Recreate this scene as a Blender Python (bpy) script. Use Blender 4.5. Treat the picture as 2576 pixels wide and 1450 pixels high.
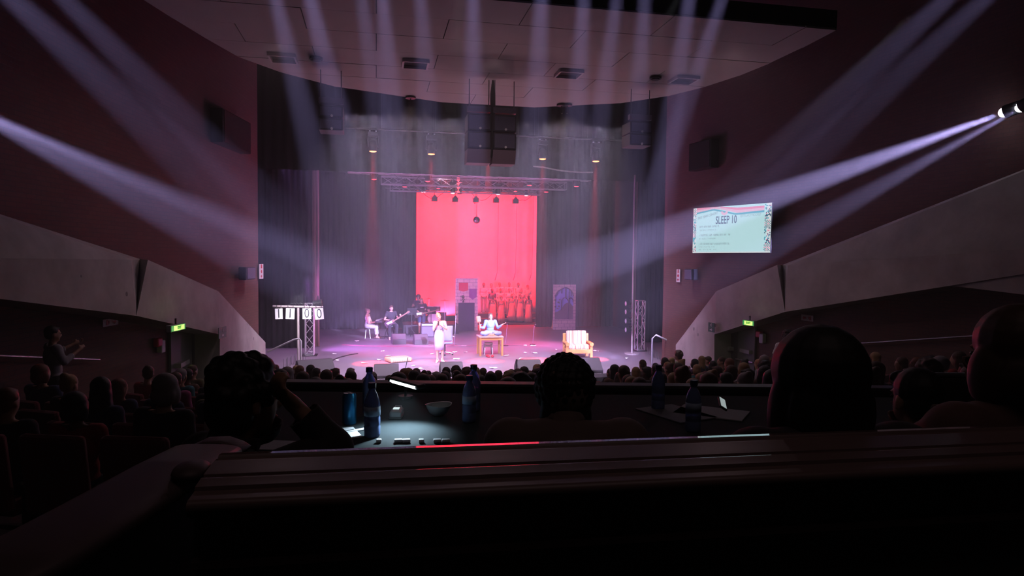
import bpy, bmesh, math, random
from mathutils import Vector, Matrix, Euler
random.seed(11)
for o in list(bpy.data.objects):
    bpy.data.objects.remove(o)
SC = bpy.context.scene
COL = SC.collection
PI = math.pi
V = Vector

# ------------------------------------------------------------------ camera
# world: X along the stage front, Y away from the seats, Z up; stage floor z = 0
F_PX, W_PX, H_PX = 1700.0, 2576.0, 1450.0
CAM = V((0.0, 0.0, 3.6))
yaw, pitch, roll = math.radians(11.4), math.atan(75 / F_PX), math.radians(0.6)
FW = V((math.sin(yaw) * math.cos(pitch), math.cos(yaw) * math.cos(pitch), -math.sin(pitch)))
_r = FW.cross(V((0, 0, 1))).normalized()
_u = _r.cross(FW).normalized()
RT = _r * math.cos(roll) + _u * math.sin(roll)
UP = _u * math.cos(roll) - _r * math.sin(roll)
cd = bpy.data.cameras.new('camera')
cam = bpy.data.objects.new('camera', cd)
COL.objects.link(cam)
cam.matrix_world = Matrix((
    (RT.x, UP.x, -FW.x, CAM.x), (RT.y, UP.y, -FW.y, CAM.y), (RT.z, UP.z, -FW.z, CAM.z), (0, 0, 0, 1)))
cd.sensor_width = 36
cd.lens = F_PX / W_PX * 36
cd.clip_start = 0.05
cd.clip_end = 300
SC.camera = cam

def ray(px, py):
    return (FW + RT * ((px - W_PX / 2) / F_PX) - UP * ((py - H_PX / 2) / F_PX))
def atY(px, py, y):
    d = ray(px, py); t = y / d.y
    return CAM + d * t
def atZ(px, py, z=0.0):
    d = ray(px, py); t = (z - CAM.z) / d.z
    return CAM + d * t
def atD(px, py, dist):
    return CAM + ray(px, py) * dist
def atPlane(px, py, p0, n):
    d = ray(px, py); t = (V(p0) - CAM).dot(n) / d.dot(n)
    return CAM + d * t

# ------------------------------------------------------------------ look
vs = SC.view_settings
vs.view_transform = 'Standard'
vs.look = 'None'
vs.gamma = 1.0
vs.use_curve_mapping = False
vs.exposure = 0.0
w = bpy.data.worlds.new('world')
SC.world = w
w.use_nodes = True
w.node_tree.nodes['Background'].inputs[0].default_value = (0.10, 0.06, 0.08, 1)
w.node_tree.nodes['Background'].inputs[1].default_value = 0.02
cy = SC.cycles
cy.max_bounces = 5
cy.diffuse_bounces = 2
cy.glossy_bounces = 3
cy.transmission_bounces = 5
cy.transparent_max_bounces = 8
cy.volume_bounces = 0
cy.use_light_tree = True
cy.sample_clamp_indirect = 3.0
cy.caustics_reflective = False
cy.caustics_refractive = False
cy.use_adaptive_sampling = True
cy.adaptive_threshold = 0.06
cy.use_denoising = True

def link_light(name, data, loc, aim=None):
    o = bpy.data.objects.new(name, data)
    COL.objects.link(o)
    o.location = loc
    if aim is not None:
        o.rotation_euler = (V(aim) - V(loc)).to_track_quat('-Z', 'Y').to_euler()
    return o
def spot(name, loc, aim, watts, col, deg, blend=0.35, rad=0.05):
    l = bpy.data.lights.new(name, 'SPOT')
    l.energy = watts; l.color = col
    l.spot_size = math.radians(deg); l.spot_blend = blend
    l.shadow_soft_size = rad
    return link_light(name, l, loc, aim)
def area(name, loc, aim, watts, col, sx, sy, spread=180):
    l = bpy.data.lights.new(name, 'AREA')
    l.energy = watts; l.color = col
    l.shape = 'RECTANGLE'; l.size = sx; l.size_y = sy
    l.spread = math.radians(spread)
    return link_light(name, l, loc, aim)

LAV = (0.56, 0.47, 1.0)
LAVW = (0.85, 0.80, 1.0)
# front-of-house bridge: narrow profile spots aimed at the stage (lamp px at y=-300, aim px at y=900)
BRIDGE = [(622, 910, 1.0, 6.0), (710, 998, 1.1, 6.6), (870, 1037, .7, 6.2), (937, 1040, 1.1, 6.0), (1038, 1120, .8, 6.2), (1190, 1190, 1.1, 6.2),
          (1378, 1315, 1.0, 6.6), (1488, 1410, 1.1, 6.0), (1594, 1420, 1.0, 5.6), (1643, 1560, 1.0, 5.6), (1778, 1600, 1.1, 6.0), (1918, 1500, 1.2, 5.4)]
LAMPS = []      # (location, aim) of every beam lamp, for the fixtures built later
for i, (lx, ax, k, dg) in enumerate(BRIDGE):
    loc = atY(lx, -300, 6.9); aim = atZ(ax, 892 + (i % 3) * 14, 0)
    spot('bridge_beam', loc, aim, 19000 * k, LAV, dg, 0.35)
    LAMPS.append(('bridge', loc, aim))
# side ladders: pairs each side, high ones and low ones
# (lamp px, lamp py, wall side, distance if hung free, aim px, aim py, watts, cone)
def on_side(px, py, side, off=.45):
    a, b = ((-3.40, 21.0), (-6.90, 2.0)) if side == 'L' else ((9.45, 21.0), (12.9, 2.0))
    n = V((b[1] - a[1], a[0] - b[0], 0)).normalized()
    if (n.x > 0) != (side == 'L'): n = -n
    p0 = V((a[0], a[1], 0)) + n * off
    return atPlane(px, py, p0, n)
SIDE = [(-330, -340, 'L', 1000, 900, 26000, 9.5), (-160, -330, 'L', 1060, 910, 26000, 8.5),
        (-110, 258, 'L', 1120, 790, 70000, 6.0), (-190, 215, 'L', 1060, 860, 44000, 11.0),
        (2700, -300, 'R', 1420, 890, 30000, 9.0), (2840, -330, 'R', 1480, 900, 30000, 8.0),
        (2506, 290, 'R', 1250, 750, 260000, 8.6), (2550, 280, 'R', 1500, 865, 150000, 8.0)]
for (lx, ly, sd_, ax, ay, wt, dg) in SIDE:
    loc = on_side(lx, ly, sd_); aim = atY(ax, ay, 24)
    spot('side_beam', loc, aim, wt * .5, LAV, dg, 0.45)
    LAMPS.append(('side', loc, aim))
# five red heads on the first stage bar
HEADS = [(938, 382), (1085, 389), (1228, 395), (1365, 401), (1499, 407)]
for hx, hy in HEADS:
    p = atY(hx, hy + 4, 22.8)
    spot('head_beam', p - V((0, 0, .03)), p + V((0, 0.25, -5)), 50000, (1.0, 0.03, 0.03), 12, 0.8, 0.06)
# small red heads further upstage
REAR = [(941, 452, 25.5), (1076, 457, 25.5), (1157, 435, 25.5), (1264, 438, 25.5), (1332, 467, 27.5), (1374, 484, 27.5), (1450, 470, 25.5), (1018, 471, 27.5)]
for hx, hy, yy in REAR:
    p = atY(hx, hy + 3, yy)
    spot('rear_head_beam', p - V((0, 0, .03)), p + V((0, 0, -5)), 1800, (1.0, 0.05, 0.08), 24, 0.8, 0.05)
# cyclorama wash: red strip above and below, on the cloth
area('cyc_wash', (5.2, 34.8, 8.3), (5.4, 38.5, 3.6), 2500, (1.0, 0.008, 0.014), 5.2, 0.35, 100)
area('cyc_ground_row', (5.2, 37.9, 0.25), (5.4, 38.5, 3.0), 160, (1.0, 0.04, 0.14), 5.0, 0.15, 140)
# overhead stage wash, magenta and lavender
area('stage_wash', (3.0, 25.5, 7.6), (3.0, 26.2, 0), 260, (0.90, 0.25, 0.80), 9.0, 2.5, 110)
area('stage_wash', (-2.2, 27.5, 7.4), (0.2, 27.5, 0), 160, (0.55, 0.30, 1.0), 3.0, 3.0, 110)
# key spots on the two actors and on the armchair
P1 = atZ(1105, 912); P2 = atZ(1232, 893); P3 = atZ(1447, 897)
spot('key_spot', (1.0, 8.0, 7.4), P1 + V((0, 0, .9)), 1500, (1, .93, 1), 6.5, .4)
spot('key_spot', (4.0, 8.0, 7.4), P2 + V((0, 0, 1.0)), 900, (.9, .93, 1), 6.0, .4)
spot('key_spot', (8.0, 9.0, 7.4), P3 + V((0, 0, .6)), 1500, (1, .88, .8), 5.0, .4)
# stage front floor wash
area('front_wash', (3.0, 18.9, 7.45), (3.0, 22.0, 0), 1050, (0.86, 0.70, 1.0), 8.0, 0.3, 90)
# added dim fill out of frame above the rail, no fitting behind it
area('rail_fill', (0.6, 0.8, 6.2), (0.6, 0.9, 0), 2.6, (1.0, 0.70, 0.70), 3.0, 1.5)
# dim fill spots added under the canopy, some where no fitting hangs
for px, py, wt in [(700, 70, 30), (1850, 80, 30), (1033, 243, 62), (1420, 262, 62), (1240, 110, 50)]:
    p = atZ(px, py, 7.6) - V((0, 0, .27))
    spot('canopy_fill', p, p - V((0, 0, 5)), wt, (1.0, 0.66, 0.70), 165, .5, .08)
# unseen spots added behind the monitor wedges, standing in for stage-floor bounce
for x in (-0.6, 1.8, 4.6, 6.9):
    spot('floor_bounce_fill', (x, 21.1, .12), (x * .8 + .6, 14.5, 7.6), 190, (1.0, 0.62, 0.72), 60, .8, .05)
# side booms low in the wings
area('boom_wash', (-2.6, 26.5, 1.6), (3.0, 28.0, 2.2), 480, (0.66, 0.22, 1.0), .5, 2.2, 120)
area('boom_wash', (8.9, 26.5, 1.6), (3.0, 28.0, 2.2), 340, (0.95, 0.22, 0.80), .5, 2.2, 120)
# spot added at the lowest truss to brighten the choir
spot('choir_fill', (5.6, 30.0, 7.0), (5.8, 36.6, .8), 900, (1.0, .62, .70), 34, .7)
spot('flat_light', (2.5, 27.3, 7.2), (6.0, 33, 1.5), 500, (1.0, .62, .70), 75, .8)
# ------------------------------------------------------------------ materials
MATS = {}
def mat(name, col, rough=0.7, metal=0.0, noise=0.0, nscale=8.0, bump=0.0, bscale=40.0, emit=None, es=0.0, trans=0.0, coat=0.0, spec=0.5, ior=1.45, alpha=1.0, sheen=0.0):
    if name in MATS: return MATS[name]
    m = bpy.data.materials.new(name); m.use_nodes = True
    nt = m.node_tree; b = nt.nodes['Principled BSDF']
    b.inputs['Base Color'].default_value = (*col, 1)
    b.inputs['Roughness'].default_value = rough
    b.inputs['Metallic'].default_value = metal
    b.inputs['Specular IOR Level'].default_value = spec
    b.inputs['IOR'].default_value = ior
    b.inputs['Transmission Weight'].default_value = trans
    b.inputs['Coat Weight'].default_value = coat
    b.inputs['Sheen Weight'].default_value = sheen
    if emit:
        b.inputs['Emission Color'].default_value = (*emit, 1)
        b.inputs['Emission Strength'].default_value = es
    tc = nt.nodes.new('ShaderNodeTexCoord')
    if noise:
        n = nt.nodes.new('ShaderNodeTexNoise'); n.inputs['Scale'].default_value = nscale; n.inputs['Detail'].default_value = 6
        r = nt.nodes.new('ShaderNodeMix'); r.data_type = 'RGBA'
        r.inputs[6].default_value = (*[c * (1 - noise) for c in col], 1)
        r.inputs[7].default_value = (*[min(1, c * (1 + noise)) for c in col], 1)
        nt.links.new(tc.outputs['Object'], n.inputs['Vector'])
        nt.links.new(n.outputs['Fac'], r.inputs[0]); nt.links.new(r.outputs[2], b.inputs['Base Color'])
    if bump:
        n2 = nt.nodes.new('ShaderNodeTexNoise'); n2.inputs['Scale'].default_value = bscale; n2.inputs['Detail'].default_value = 4
        bm_ = nt.nodes.new('ShaderNodeBump'); bm_.inputs['Strength'].default_value = bump
        nt.links.new(tc.outputs['Object'], n2.inputs['Vector'])
        nt.links.new(n2.outputs['Fac'], bm_.inputs['Height']); nt.links.new(bm_.outputs[0], b.inputs['Normal'])
    MATS[name] = m
    return m

def brick_mat(name, c1, c2, mortar, bw=0.22, bh=0.075):
    m = bpy.data.materials.new(name); m.use_nodes = True; nt = m.node_tree; b = nt.nodes['Principled BSDF']
    uv = nt.nodes.new('ShaderNodeUVMap')
    br = nt.nodes.new('ShaderNodeTexBrick')
    br.inputs['Color1'].default_value = (*c1, 1); br.inputs['Color2'].default_value = (*c2, 1); br.inputs['Mortar'].default_value = (*mortar, 1)
    br.inputs['Scale'].default_value = 1.0; br.inputs['Mortar Size'].default_value = .006
    br.inputs['Brick Width'].default_value = bw; br.inputs['Row Height'].default_value = bh
    nt.links.new(uv.outputs[0], br.inputs['Vector']); nt.links.new(br.outputs['Color'], b.inputs['Base Color'])
    bp = nt.nodes.new('ShaderNodeBump'); bp.inputs['Strength'].default_value = .4; bp.invert = True
    nt.links.new(br.outputs['Fac'], bp.inputs['Height']); nt.links.new(bp.outputs[0], b.inputs['Normal'])
    b.inputs['Roughness'].default_value = .85
    MATS[name] = m
    return m

def concrete_mat(name, col):
    m = bpy.data.materials.new(name); m.use_nodes = True; nt = m.node_tree; b = nt.nodes['Principled BSDF']
    tc = nt.nodes.new('ShaderNodeTexCoord')
    n = nt.nodes.new('ShaderNodeTexNoise'); n.inputs['Scale'].default_value = 1.6; n.inputs['Detail'].default_value = 10; n.inputs['Roughness'].default_value = .65
    r = nt.nodes.new('ShaderNodeValToRGB')
    r.color_ramp.elements[0].position = .3; r.color_ramp.elements[0].color = (*[c * .72 for c in col], 1)
    r.color_ramp.elements[1].position = .7; r.color_ramp.elements[1].color = (*[c * 1.15 for c in col], 1)
    vo = nt.nodes.new('ShaderNodeTexVoronoi'); vo.inputs['Scale'].default_value = 1.5
    lt = nt.nodes.new('ShaderNodeMath'); lt.operation = 'LESS_THAN'; lt.inputs[1].default_value = .085
    mx = nt.nodes.new('ShaderNodeMix'); mx.data_type = 'RGBA'; mx.inputs[7].default_value = (*[c * .35 for c in col], 1)
    nt.links.new(tc.outputs['Object'], n.inputs['Vector']); nt.links.new(tc.outputs['Object'], vo.inputs['Vector'])
    nt.links.new(n.outputs['Fac'], r.inputs[0]); nt.links.new(vo.outputs['Distance'], lt.inputs[0])
    nt.links.new(lt.outputs[0], mx.inputs[0]); nt.links.new(r.outputs[0], mx.inputs[6]); nt.links.new(mx.outputs[2], b.inputs['Base Color'])
    bp = nt.nodes.new('ShaderNodeBump'); bp.inputs['Strength'].default_value = .3
    nt.links.new(n.outputs['Fac'], bp.inputs['Height']); nt.links.new(bp.outputs[0], b.inputs['Normal'])
    b.inputs['Roughness'].default_value = .9
    MATS[name] = m
    return m

# ------------------------------------------------------------------ mesh helpers
def obj(name, bm, m=None, parent=None, smooth=False, loc=None):
    me = bpy.data.meshes.new(name)
    bm.normal_update()
    bm.to_mesh(me); bm.free()
    return meshobj(name, me, m, parent, smooth, loc)
def meshobj(name, me, m=None, parent=None, smooth=False, loc=None):
    if m is not None and not me.materials:
        for k in (m if isinstance(m, (list, tuple)) else [m]): me.materials.append(k)
    if smooth:
        me.polygons.foreach_set('use_smooth', [True] * len(me.polygons))
    o = bpy.data.objects.new(name, me)
    COL.objects.link(o)
    if parent: o.parent = parent
    if loc is not None: o.location = loc
    return o
def tag(o, label=None, cat=None, group=None, kind=None):
    if label: o['label'] = label
    if cat: o['category'] = cat
    if group: o['group'] = group
    if kind: o['kind'] = kind
    return o
def thing(name, label, cat, loc=(0, 0, 0), rotz=0, group=None, rot=None):
    o = bpy.data.objects.new(name, None); COL.objects.link(o)
    o.empty_display_size = .1
    o.location = loc; o.rotation_euler = rot if rot else (0, 0, rotz)
    return tag(o, label, cat, group)
def struct(name, bm, m, parent=None, smooth=False):
    o = obj(name, bm, m, parent, smooth)
    if not parent: o['kind'] = 'structure'
    return o
def B(): return bmesh.new()
def box(bm, c, s, rot=None, mi=0):
    r = bmesh.ops.create_cube(bm, size=1.0)
    M = Matrix.Translation(V(c)) @ (rot.to_4x4() if rot is not None else Matrix()) @ Matrix.Diagonal((s[0], s[1], s[2], 1))
    bmesh.ops.transform(bm, matrix=M, verts=r['verts'])
    if mi:
        for f in {f for v in r['verts'] for f in v.link_faces}: f.material_index = mi
    return r['verts']
def bbox(bm, c, s, bev=.01, rot=None, seg=2):
    t = B(); box(t, (0, 0, 0), s)
    bmesh.ops.bevel(t, geom=t.edges[:], offset=min(bev, min(s) * .45), segments=seg, affect='EDGES', profile=.5)
    M = Matrix.Translation(V(c)) @ (rot.to_4x4() if rot is not None else Matrix())
    merge(bm, t, M)
def merge(bm, t, M=None):
    if M is not None: bmesh.ops.transform(t, matrix=M, verts=t.verts[:])
    me = bpy.data.meshes.new('tmp'); t.to_mesh(me); t.free(); bm.from_mesh(me); bpy.data.meshes.remove(me)
def cyl(bm, a, b, r1, r2=None, seg=12, caps=True):
    a, b = V(a), V(b); r2 = r1 if r2 is None else r2
    d = b - a
    if d.length < 1e-6: return
    x = d.orthogonal().normalized(); y = d.normalized().cross(x)
    A = []; Bq = []
    for k in range(seg):
        t = 2 * PI * (k + .5) / seg; e = x * math.cos(t) + y * math.sin(t)
        A.append(bm.verts.new(a + e * r1)); Bq.append(bm.verts.new(b + e * r2))
    for k in range(seg): bm.faces.new((A[k], A[(k + 1) % seg], Bq[(k + 1) % seg], Bq[k]))
    if caps: bm.faces.new(A[::-1]); bm.faces.new(Bq)
    return A + Bq
_SPH = {}
def ell(bm, c, r, rot=None, seg=16, rings=10):
    k = (seg, rings)
    if k not in _SPH:
        vs0 = [(0, 0, 1)]
        for i in range(1, rings):
            ph = PI * i / rings
            for j in range(seg): vs0.append((math.sin(ph) * math.cos(2 * PI * j / seg), math.sin(ph) * math.sin(2 * PI * j / seg), math.cos(ph)))
        vs0.append((0, 0, -1)); fs0 = []
        for j in range(seg): fs0.append((0, 1 + j, 1 + (j + 1) % seg))
        for i in range(rings - 2):
            for j in range(seg):
                a = 1 + i * seg + j; b = 1 + i * seg + (j + 1) % seg; fs0.append((a, a + seg, b + seg, b))
        L = len(vs0) - 1
        for j in range(seg): fs0.append((L, L - seg + (j + 1) % seg, L - seg + j))
        _SPH[k] = (vs0, fs0)
    vs0, fs0 = _SPH[k]; c = V(c); nv = []
    for x, y, z in vs0:
        p = V((x * r[0], y * r[1], z * r[2]))
        nv.append(bm.verts.new((rot @ p if rot is not None else p) + c))
    for f in fs0: bm.faces.new([nv[i] for i in f])
    return nv
def tube(bm, pts, r, seg=8, caps=True):
    pts = [V(p) for p in pts]; rs = r if isinstance(r, (list, tuple)) else [r] * len(pts)
    rings = []; n = len(pts); prev = None
    for i, p in enumerate(pts):
        t = (pts[min(i + 1, n - 1)] - pts[max(i - 1, 0)]).normalized()
        if prev is None:
            prev = t.orthogonal().normalized()
        prev = (prev - t * prev.dot(t)).normalized()
        bb = t.cross(prev)
        rings.append([bm.verts.new(p + (prev * math.cos(2 * PI * k / seg) + bb * math.sin(2 * PI * k / seg)) * rs[i]) for k in range(seg)])
    for a, b in zip(rings, rings[1:]):
        for k in range(seg):
            bm.faces.new((a[k], a[(k + 1) % seg], b[(k + 1) % seg], b[k]))
    if caps:
        bm.faces.new(rings[0][::-1]); bm.faces.new(rings[-1])
def lathe(bm, prof, seg=24, c=(0, 0, 0), M=None):
    rings = []
    for r, z in prof:
        if r < 1e-5: rings.append([bm.verts.new(V((0, 0, z)) + V(c))])
        else: rings.append([bm.verts.new(V((r * math.cos(2 * PI * k / seg), r * math.sin(2 * PI * k / seg), z)) + V(c)) for k in range(seg)])
    vs_ = [v for rr in rings for v in rr]
    for a, b in zip(rings, rings[1:]):
        for k in range(seg):
            k2 = (k + 1) % seg
            if len(a) == 1 and len(b) == 1: continue
            if len(a) == 1: bm.faces.new((a[0], b[k2], b[k]))
            elif len(b) == 1: bm.faces.new((a[k], a[k2], b[0]))
            else: bm.faces.new((a[k], a[k2], b[k2], b[k]))
    if M is not None: bmesh.ops.transform(bm, matrix=M, verts=vs_)
def prism(bm, poly, d, mi=0):
    """poly: 3-D points of a planar outline, extruded by vector d"""
    d = V(d)
    a = [bm.verts.new(V(p)) for p in poly]; b = [bm.verts.new(V(p) + d) for p in poly]
    n = len(a); fs = [bm.faces.new(a[::-1]), bm.faces.new(b)]
    for i in range(n): fs.append(bm.faces.new((a[i], a[(i + 1) % n], b[(i + 1) % n], b[i])))
    for f in fs: f.material_index = mi
    bmesh.ops.recalc_face_normals(bm, faces=fs)
    return fs
def uv_wall(o):
    """planar UVs in metres on a wall: u horizontal run, v height"""
    me = o.data; uv = me.uv_layers.new(name='UVMap')
    for p in me.polygons:
        n = p.normal
        t = V((-n.y, n.x, 0)); t = t.normalized() if t.length > .2 else V((1, 0, 0))
        vv = V((0, 0, 1)) if abs(n.z) < .8 else V((0, 1, 0))
        for li in p.loop_indices:
            co = me.vertices[me.loops[li].vertex_index].co
            uv.data[li].uv = (co.dot(t), co.dot(vv))
    return o
def rz(a): return Matrix.Rotation(a, 3, 'Z')
def rx(a): return Matrix.Rotation(a, 3, 'X')
def ry(a): return Matrix.Rotation(a, 3, 'Y')
def dup(root, loc=None, rotz=None, label=None, group=None, depth=2):
    r = root.copy(); COL.objects.link(r)
    if loc is not None: r.location = loc
    if rotz is not None: r.rotation_euler = (0, 0, rotz)
    if label: r['label'] = label
    if group: r['group'] = group
    def kids(src, dst):
        for ch in list(src.children):
            c = ch.copy(); COL.objects.link(c); c.parent = dst
            kids(ch, c)
    kids(root, r)
    return r
WORK = bpy.data.scenes.new('work')          # scratch scene so modifiers are evaluated without the whole hall
def evaluate(o):
    WORK.collection.objects.link(o)
    vl = WORK.view_layers[0]; vl.update()
    me = bpy.data.meshes.new_from_object(o.evaluated_get(vl.depsgraph))
    bpy.data.objects.remove(o)
    return me
def text_mesh(s, size, extr=.002, align='CENTER', bold=0.0, sx=1.0):
    cu = bpy.data.curves.new('t', 'FONT'); cu.body = s; cu.size = size; cu.extrude = extr
    cu.align_x = align; cu.align_y = 'CENTER'; cu.offset = bold; cu.resolution_u = 3
    o = bpy.data.objects.new('t', cu)
    me = evaluate(o); bpy.data.curves.remove(cu)
    me.transform(Matrix.Diagonal((sx, 1, 1, 1)))
    return me
# ------------------------------------------------------------------ setting
M_BRICK = brick_mat('brown_brick', (0.115, 0.05, 0.043), (0.145, 0.07, 0.056), (0.075, 0.05, 0.045))
M_CONC = concrete_mat('board_marked_concrete', (0.50, 0.47, 0.43))
M_CEIL = mat('ceiling_plaster', (0.42, 0.36, 0.34), .85, noise=.12, nscale=2.2)
M_BLACKC = mat('black_cloth', (0.035, 0.03, 0.035), .95, noise=.3, nscale=3)
M_CARPET = mat('dark_carpet', (0.03, 0.02, 0.02), .95, noise=.3, nscale=30)
M_VOID = mat('dark_paint', (0.012, 0.010, 0.011), .9)

XC = 3.0                         # stage centre line
YP = 21.0                        # proscenium plane
# side wall planes run out from the proscenium towards the camera
LP0, LP1 = V((-3.40, YP, 0)), V((-6.90, 2.0, 0))
RP0, RP1 = V((9.45, YP, 0)), V((12.9, 2.0, 0))
def plane_of(a, b):
    n = (b - a).cross(V((0, 0, 1))).normalized()
    return a, n
LPL, RPL = plane_of(LP0, LP1), plane_of(RP0, RP1)
def onL(px, py, off=0.0):       # point of the left wall plane, moved into the room by off
    p0, n = LPL; n = n if n.x > 0 else -n
    return atPlane(px, py, p0 + n * off, n)
def onR(px, py, off=0.0):
    p0, n = RPL; n = n if n.x < 0 else -n
    return atPlane(px, py, p0 + n * off, n)
NL = LPL[1] if LPL[1].x > 0 else -LPL[1]
NR = RPL[1] if RPL[1].x < 0 else -RPL[1]

ZT = 11.5
def wall(name, a, b, n_out, th, z0, z1, m):
    bm = B()
    prism(bm, [V((a.x, a.y, z0)), V((b.x, b.y, z0)), V((b.x, b.y, z1)), V((a.x, a.y, z1))], n_out * th)
    return uv_wall(struct(name, bm, m))
wl0 = LP1 + (LP1 - LP0).normalized() * 7
wr0 = RP1 + (RP1 - RP0).normalized() * 7
wall('wall_left', LP0, wl0, -NL, .4, -1.6, ZT, M_BRICK)
wall('wall_right', RP0, wr0, -NR, .4, -1.6, ZT, M_BRICK)
wall('wall_rear', V((wl0.x - 1, -5.5, 0)), V((wr0.x + 1, -5.5, 0)), V((0, -1, 0)), .3, -1.6, ZT, M_VOID)

# faceted concrete bulkheads standing proud of each side wall
def bulkhead(name, on, nrm, P, faces, lower, label):
    root = thing(name, label, 'wall cladding')
    root['kind'] = 'structure'; del root['category']
    bm = B()
    vs_ = {k: bm.verts.new(on(x, y, off)) for k, (x, y, off) in P.items()}
    for f in faces: bm.faces.new([vs_[k] for k in f])
    # underside back to the wall
    for a, b in zip(lower, lower[1:]):
        va, vb = vs_[a], vs_[b]
        oa = P[a][2]; ob = P[b][2]
        wa = bm.verts.new(va.co - nrm * (oa - .005)); wb = bm.verts.new(vb.co - nrm * (ob - .005))
        bm.faces.new((va, vb, wb, wa))
    bmesh.ops.recalc_face_normals(bm, faces=bm.faces[:])
    return bm, root
PLf = {'a': (-900, 560, .05), 'b': (0, 530, .12), 'c': (328, 652, .75), 'c2': (372, 652, .75), 'd': (548, 733, .6), 'e': (668, 862, .04),
       'f': (668, 1010, .04), 'g': (553, 1010, .62), 'h': (553, 842, .62), 'i': (343, 795, .78), 'i0': (339, 797, .30),
       'j': (0, 757, .8), 'k': (0, 680, .62), 'l': (-900, 640, .8), 'm': (-900, 600, .6), 'cc': (350, 652, .30)}
def conc_mesh(on, nrm, P, faces, lower):
    bm = B(); vd = {k: bm.verts.new(on(x, y, off)) for k, (x, y, off) in P.items()}
    fs = [bm.faces.new([vd[k] for k in f]) for f in faces]
    for a, b in zip(lower, lower[1:]):
        va, vb = vd[a], vd[b]
        wa = bm.verts.new(va.co - nrm * (P[a][2] - .005)); wb = bm.verts.new(vb.co - nrm * (P[b][2] - .005))
        fs.append(bm.faces.new((va, vb, wb, wa)))
    return bm
# left: facets (upper, middle, fold, triangle pieces, return panel)
PL = {'b': (-900, 250, .10), 'c': (330, 648, .55), 'k': (-900, 760, .95), 'c1': (330, 654, .80), 'c2': (372, 654, .80),
      'cf': (352, 652, .30), 'i': (343, 795, .85), 'j': (-900, 640, 1.0), 'd': (549, 733, .62), 'h': (553, 842, .66), 'e': (668, 862, .03), 'f': (668, 1040, .03), 'g': (553, 1040, .66)}
lbm = conc_mesh(onL, NL, PL, [('b', 'k', 'c1'), ('k', 'j', 'i', 'c1'), ('c1', 'i', 'cf'), ('cf', 'i', 'c2'), ('c2', 'i', 'd'), ('i', 'h', 'd'), ('d', 'h', 'g', 'f', 'e'), ('b', 'c1', 'cf')], ('j', 'i', 'h', 'g'))
struct('trim_left', lbm, M_CONC)
# the right one
PR = {'b': (3500, 60, .10), 'c': (1955, 667, .55), 'k': (3300, 830, .95), 'c1': (1981, 669, .80), 'c2': (1955, 667, .80),
      'cf': (1968, 667, .30), 'i': (1975, 785, .85), 'j': (3300, 575, 1.0), 'd': (1802, 733, .62), 'h': (1797, 842, .66), 'e': (1700, 868, .03), 'f': (1700, 1040, .03), 'g': (1797, 1040, .66)}
rbm = conc_mesh(onR, NR, PR, [('b', 'c1', 'k'), ('k', 'c1', 'i', 'j'), ('c1', 'cf', 'i'), ('cf', 'c2', 'i'), ('c2', 'd', 'i'), ('i', 'd', 'h'), ('d', 'e', 'f', 'g', 'h'), ('b', 'cf', 'c1')], ('j', 'i', 'h', 'g'))
struct('trim_right', rbm, M_CONC)

# ceiling canopy: a curved-front slab cut into panels
ZC = 7.6
edge_px = [(330, -22), (360, 0), (430, 43), (520, 98), (620, 155), (740, 192), (860, 222), (1000, 245), (1150, 262), (1300, 271), (1430, 270), (1560, 260), (1680, 242), (1800, 212), (1900, 176), (2000, 130), (2105, 75)]
edge = [atZ(x, y, ZC) for x, y in edge_px]
yb = edge[-1].y
def clip_x(y):
    """left and right x of the canopy at depth y"""
    xs = []
    pts = [V((edge[0].x - .35, yb - .1, 0))] + edge
    for a, b in zip(pts, pts[1:]):
        if (a.y - y) * (b.y - y) <= 0 and abs(a.y - b.y) > 1e-6:
            xs.append(a.x + (b.x - a.x) * (y - a.y) / (b.y - a.y))
    return min(xs), max(xs)
ceil_bm = B()
outline = [V((edge[0].x - .35, yb, ZC + .03))] + [V((p.x, p.y, ZC + .03)) for p in edge]
prism(ceil_bm, outline, (0, 0, .30))
canopy = struct('ceiling', ceil_bm, M_VOID)
ytop = max(p.y for p in edge)
rows = [yb + (ytop - .12 - yb) * k / 7 for k in range(8)]
random.seed(3)
for r_ in range(7):
    ya, yb2 = rows[r_] + .008, rows[r_ + 1] - .008
    xl = max(clip_x(ya)[0], clip_x(yb2)[0]); xr = min(clip_x(ya)[1], clip_x(yb2)[1])
    x = xl; first = True
    cuts = [xl]
    t = (xl // 2.4) * 2.4 + (1.2 if r_ % 2 else 0)
    while t < xr - .5:
        if t > xl + .5: cuts.append(t)
        t += 2.4
    cuts.append(xr)
    for i, (a, b) in enumerate(zip(cuts, cuts[1:])):
        bm = B()
        a_, b_ = a + .008, b - .008
        al = clip_x(ya)[0] if i == 0 else a_; al2 = clip_x(yb2)[0] if i == 0 else a_
        br = clip_x(ya)[1] if i == len(cuts) - 2 else b_; br2 = clip_x(yb2)[1] if i == len(cuts) - 2 else b_
        dz = random.uniform(-.004, .004)
        prism(bm, [V((al, ya, ZC + dz)), V((br, ya, ZC + dz)), V((br2, yb2, ZC + dz)), V((al2, yb2, ZC + dz))], (0, 0, .029 - dz))
        obj('panel', bm, M_CEIL, canopy)
# dark upper ceiling
bm = B(); box(bm, (3, 8, 11.6), (34, 30, .2)); o = struct('ceiling', bm, M_VOID)

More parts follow.
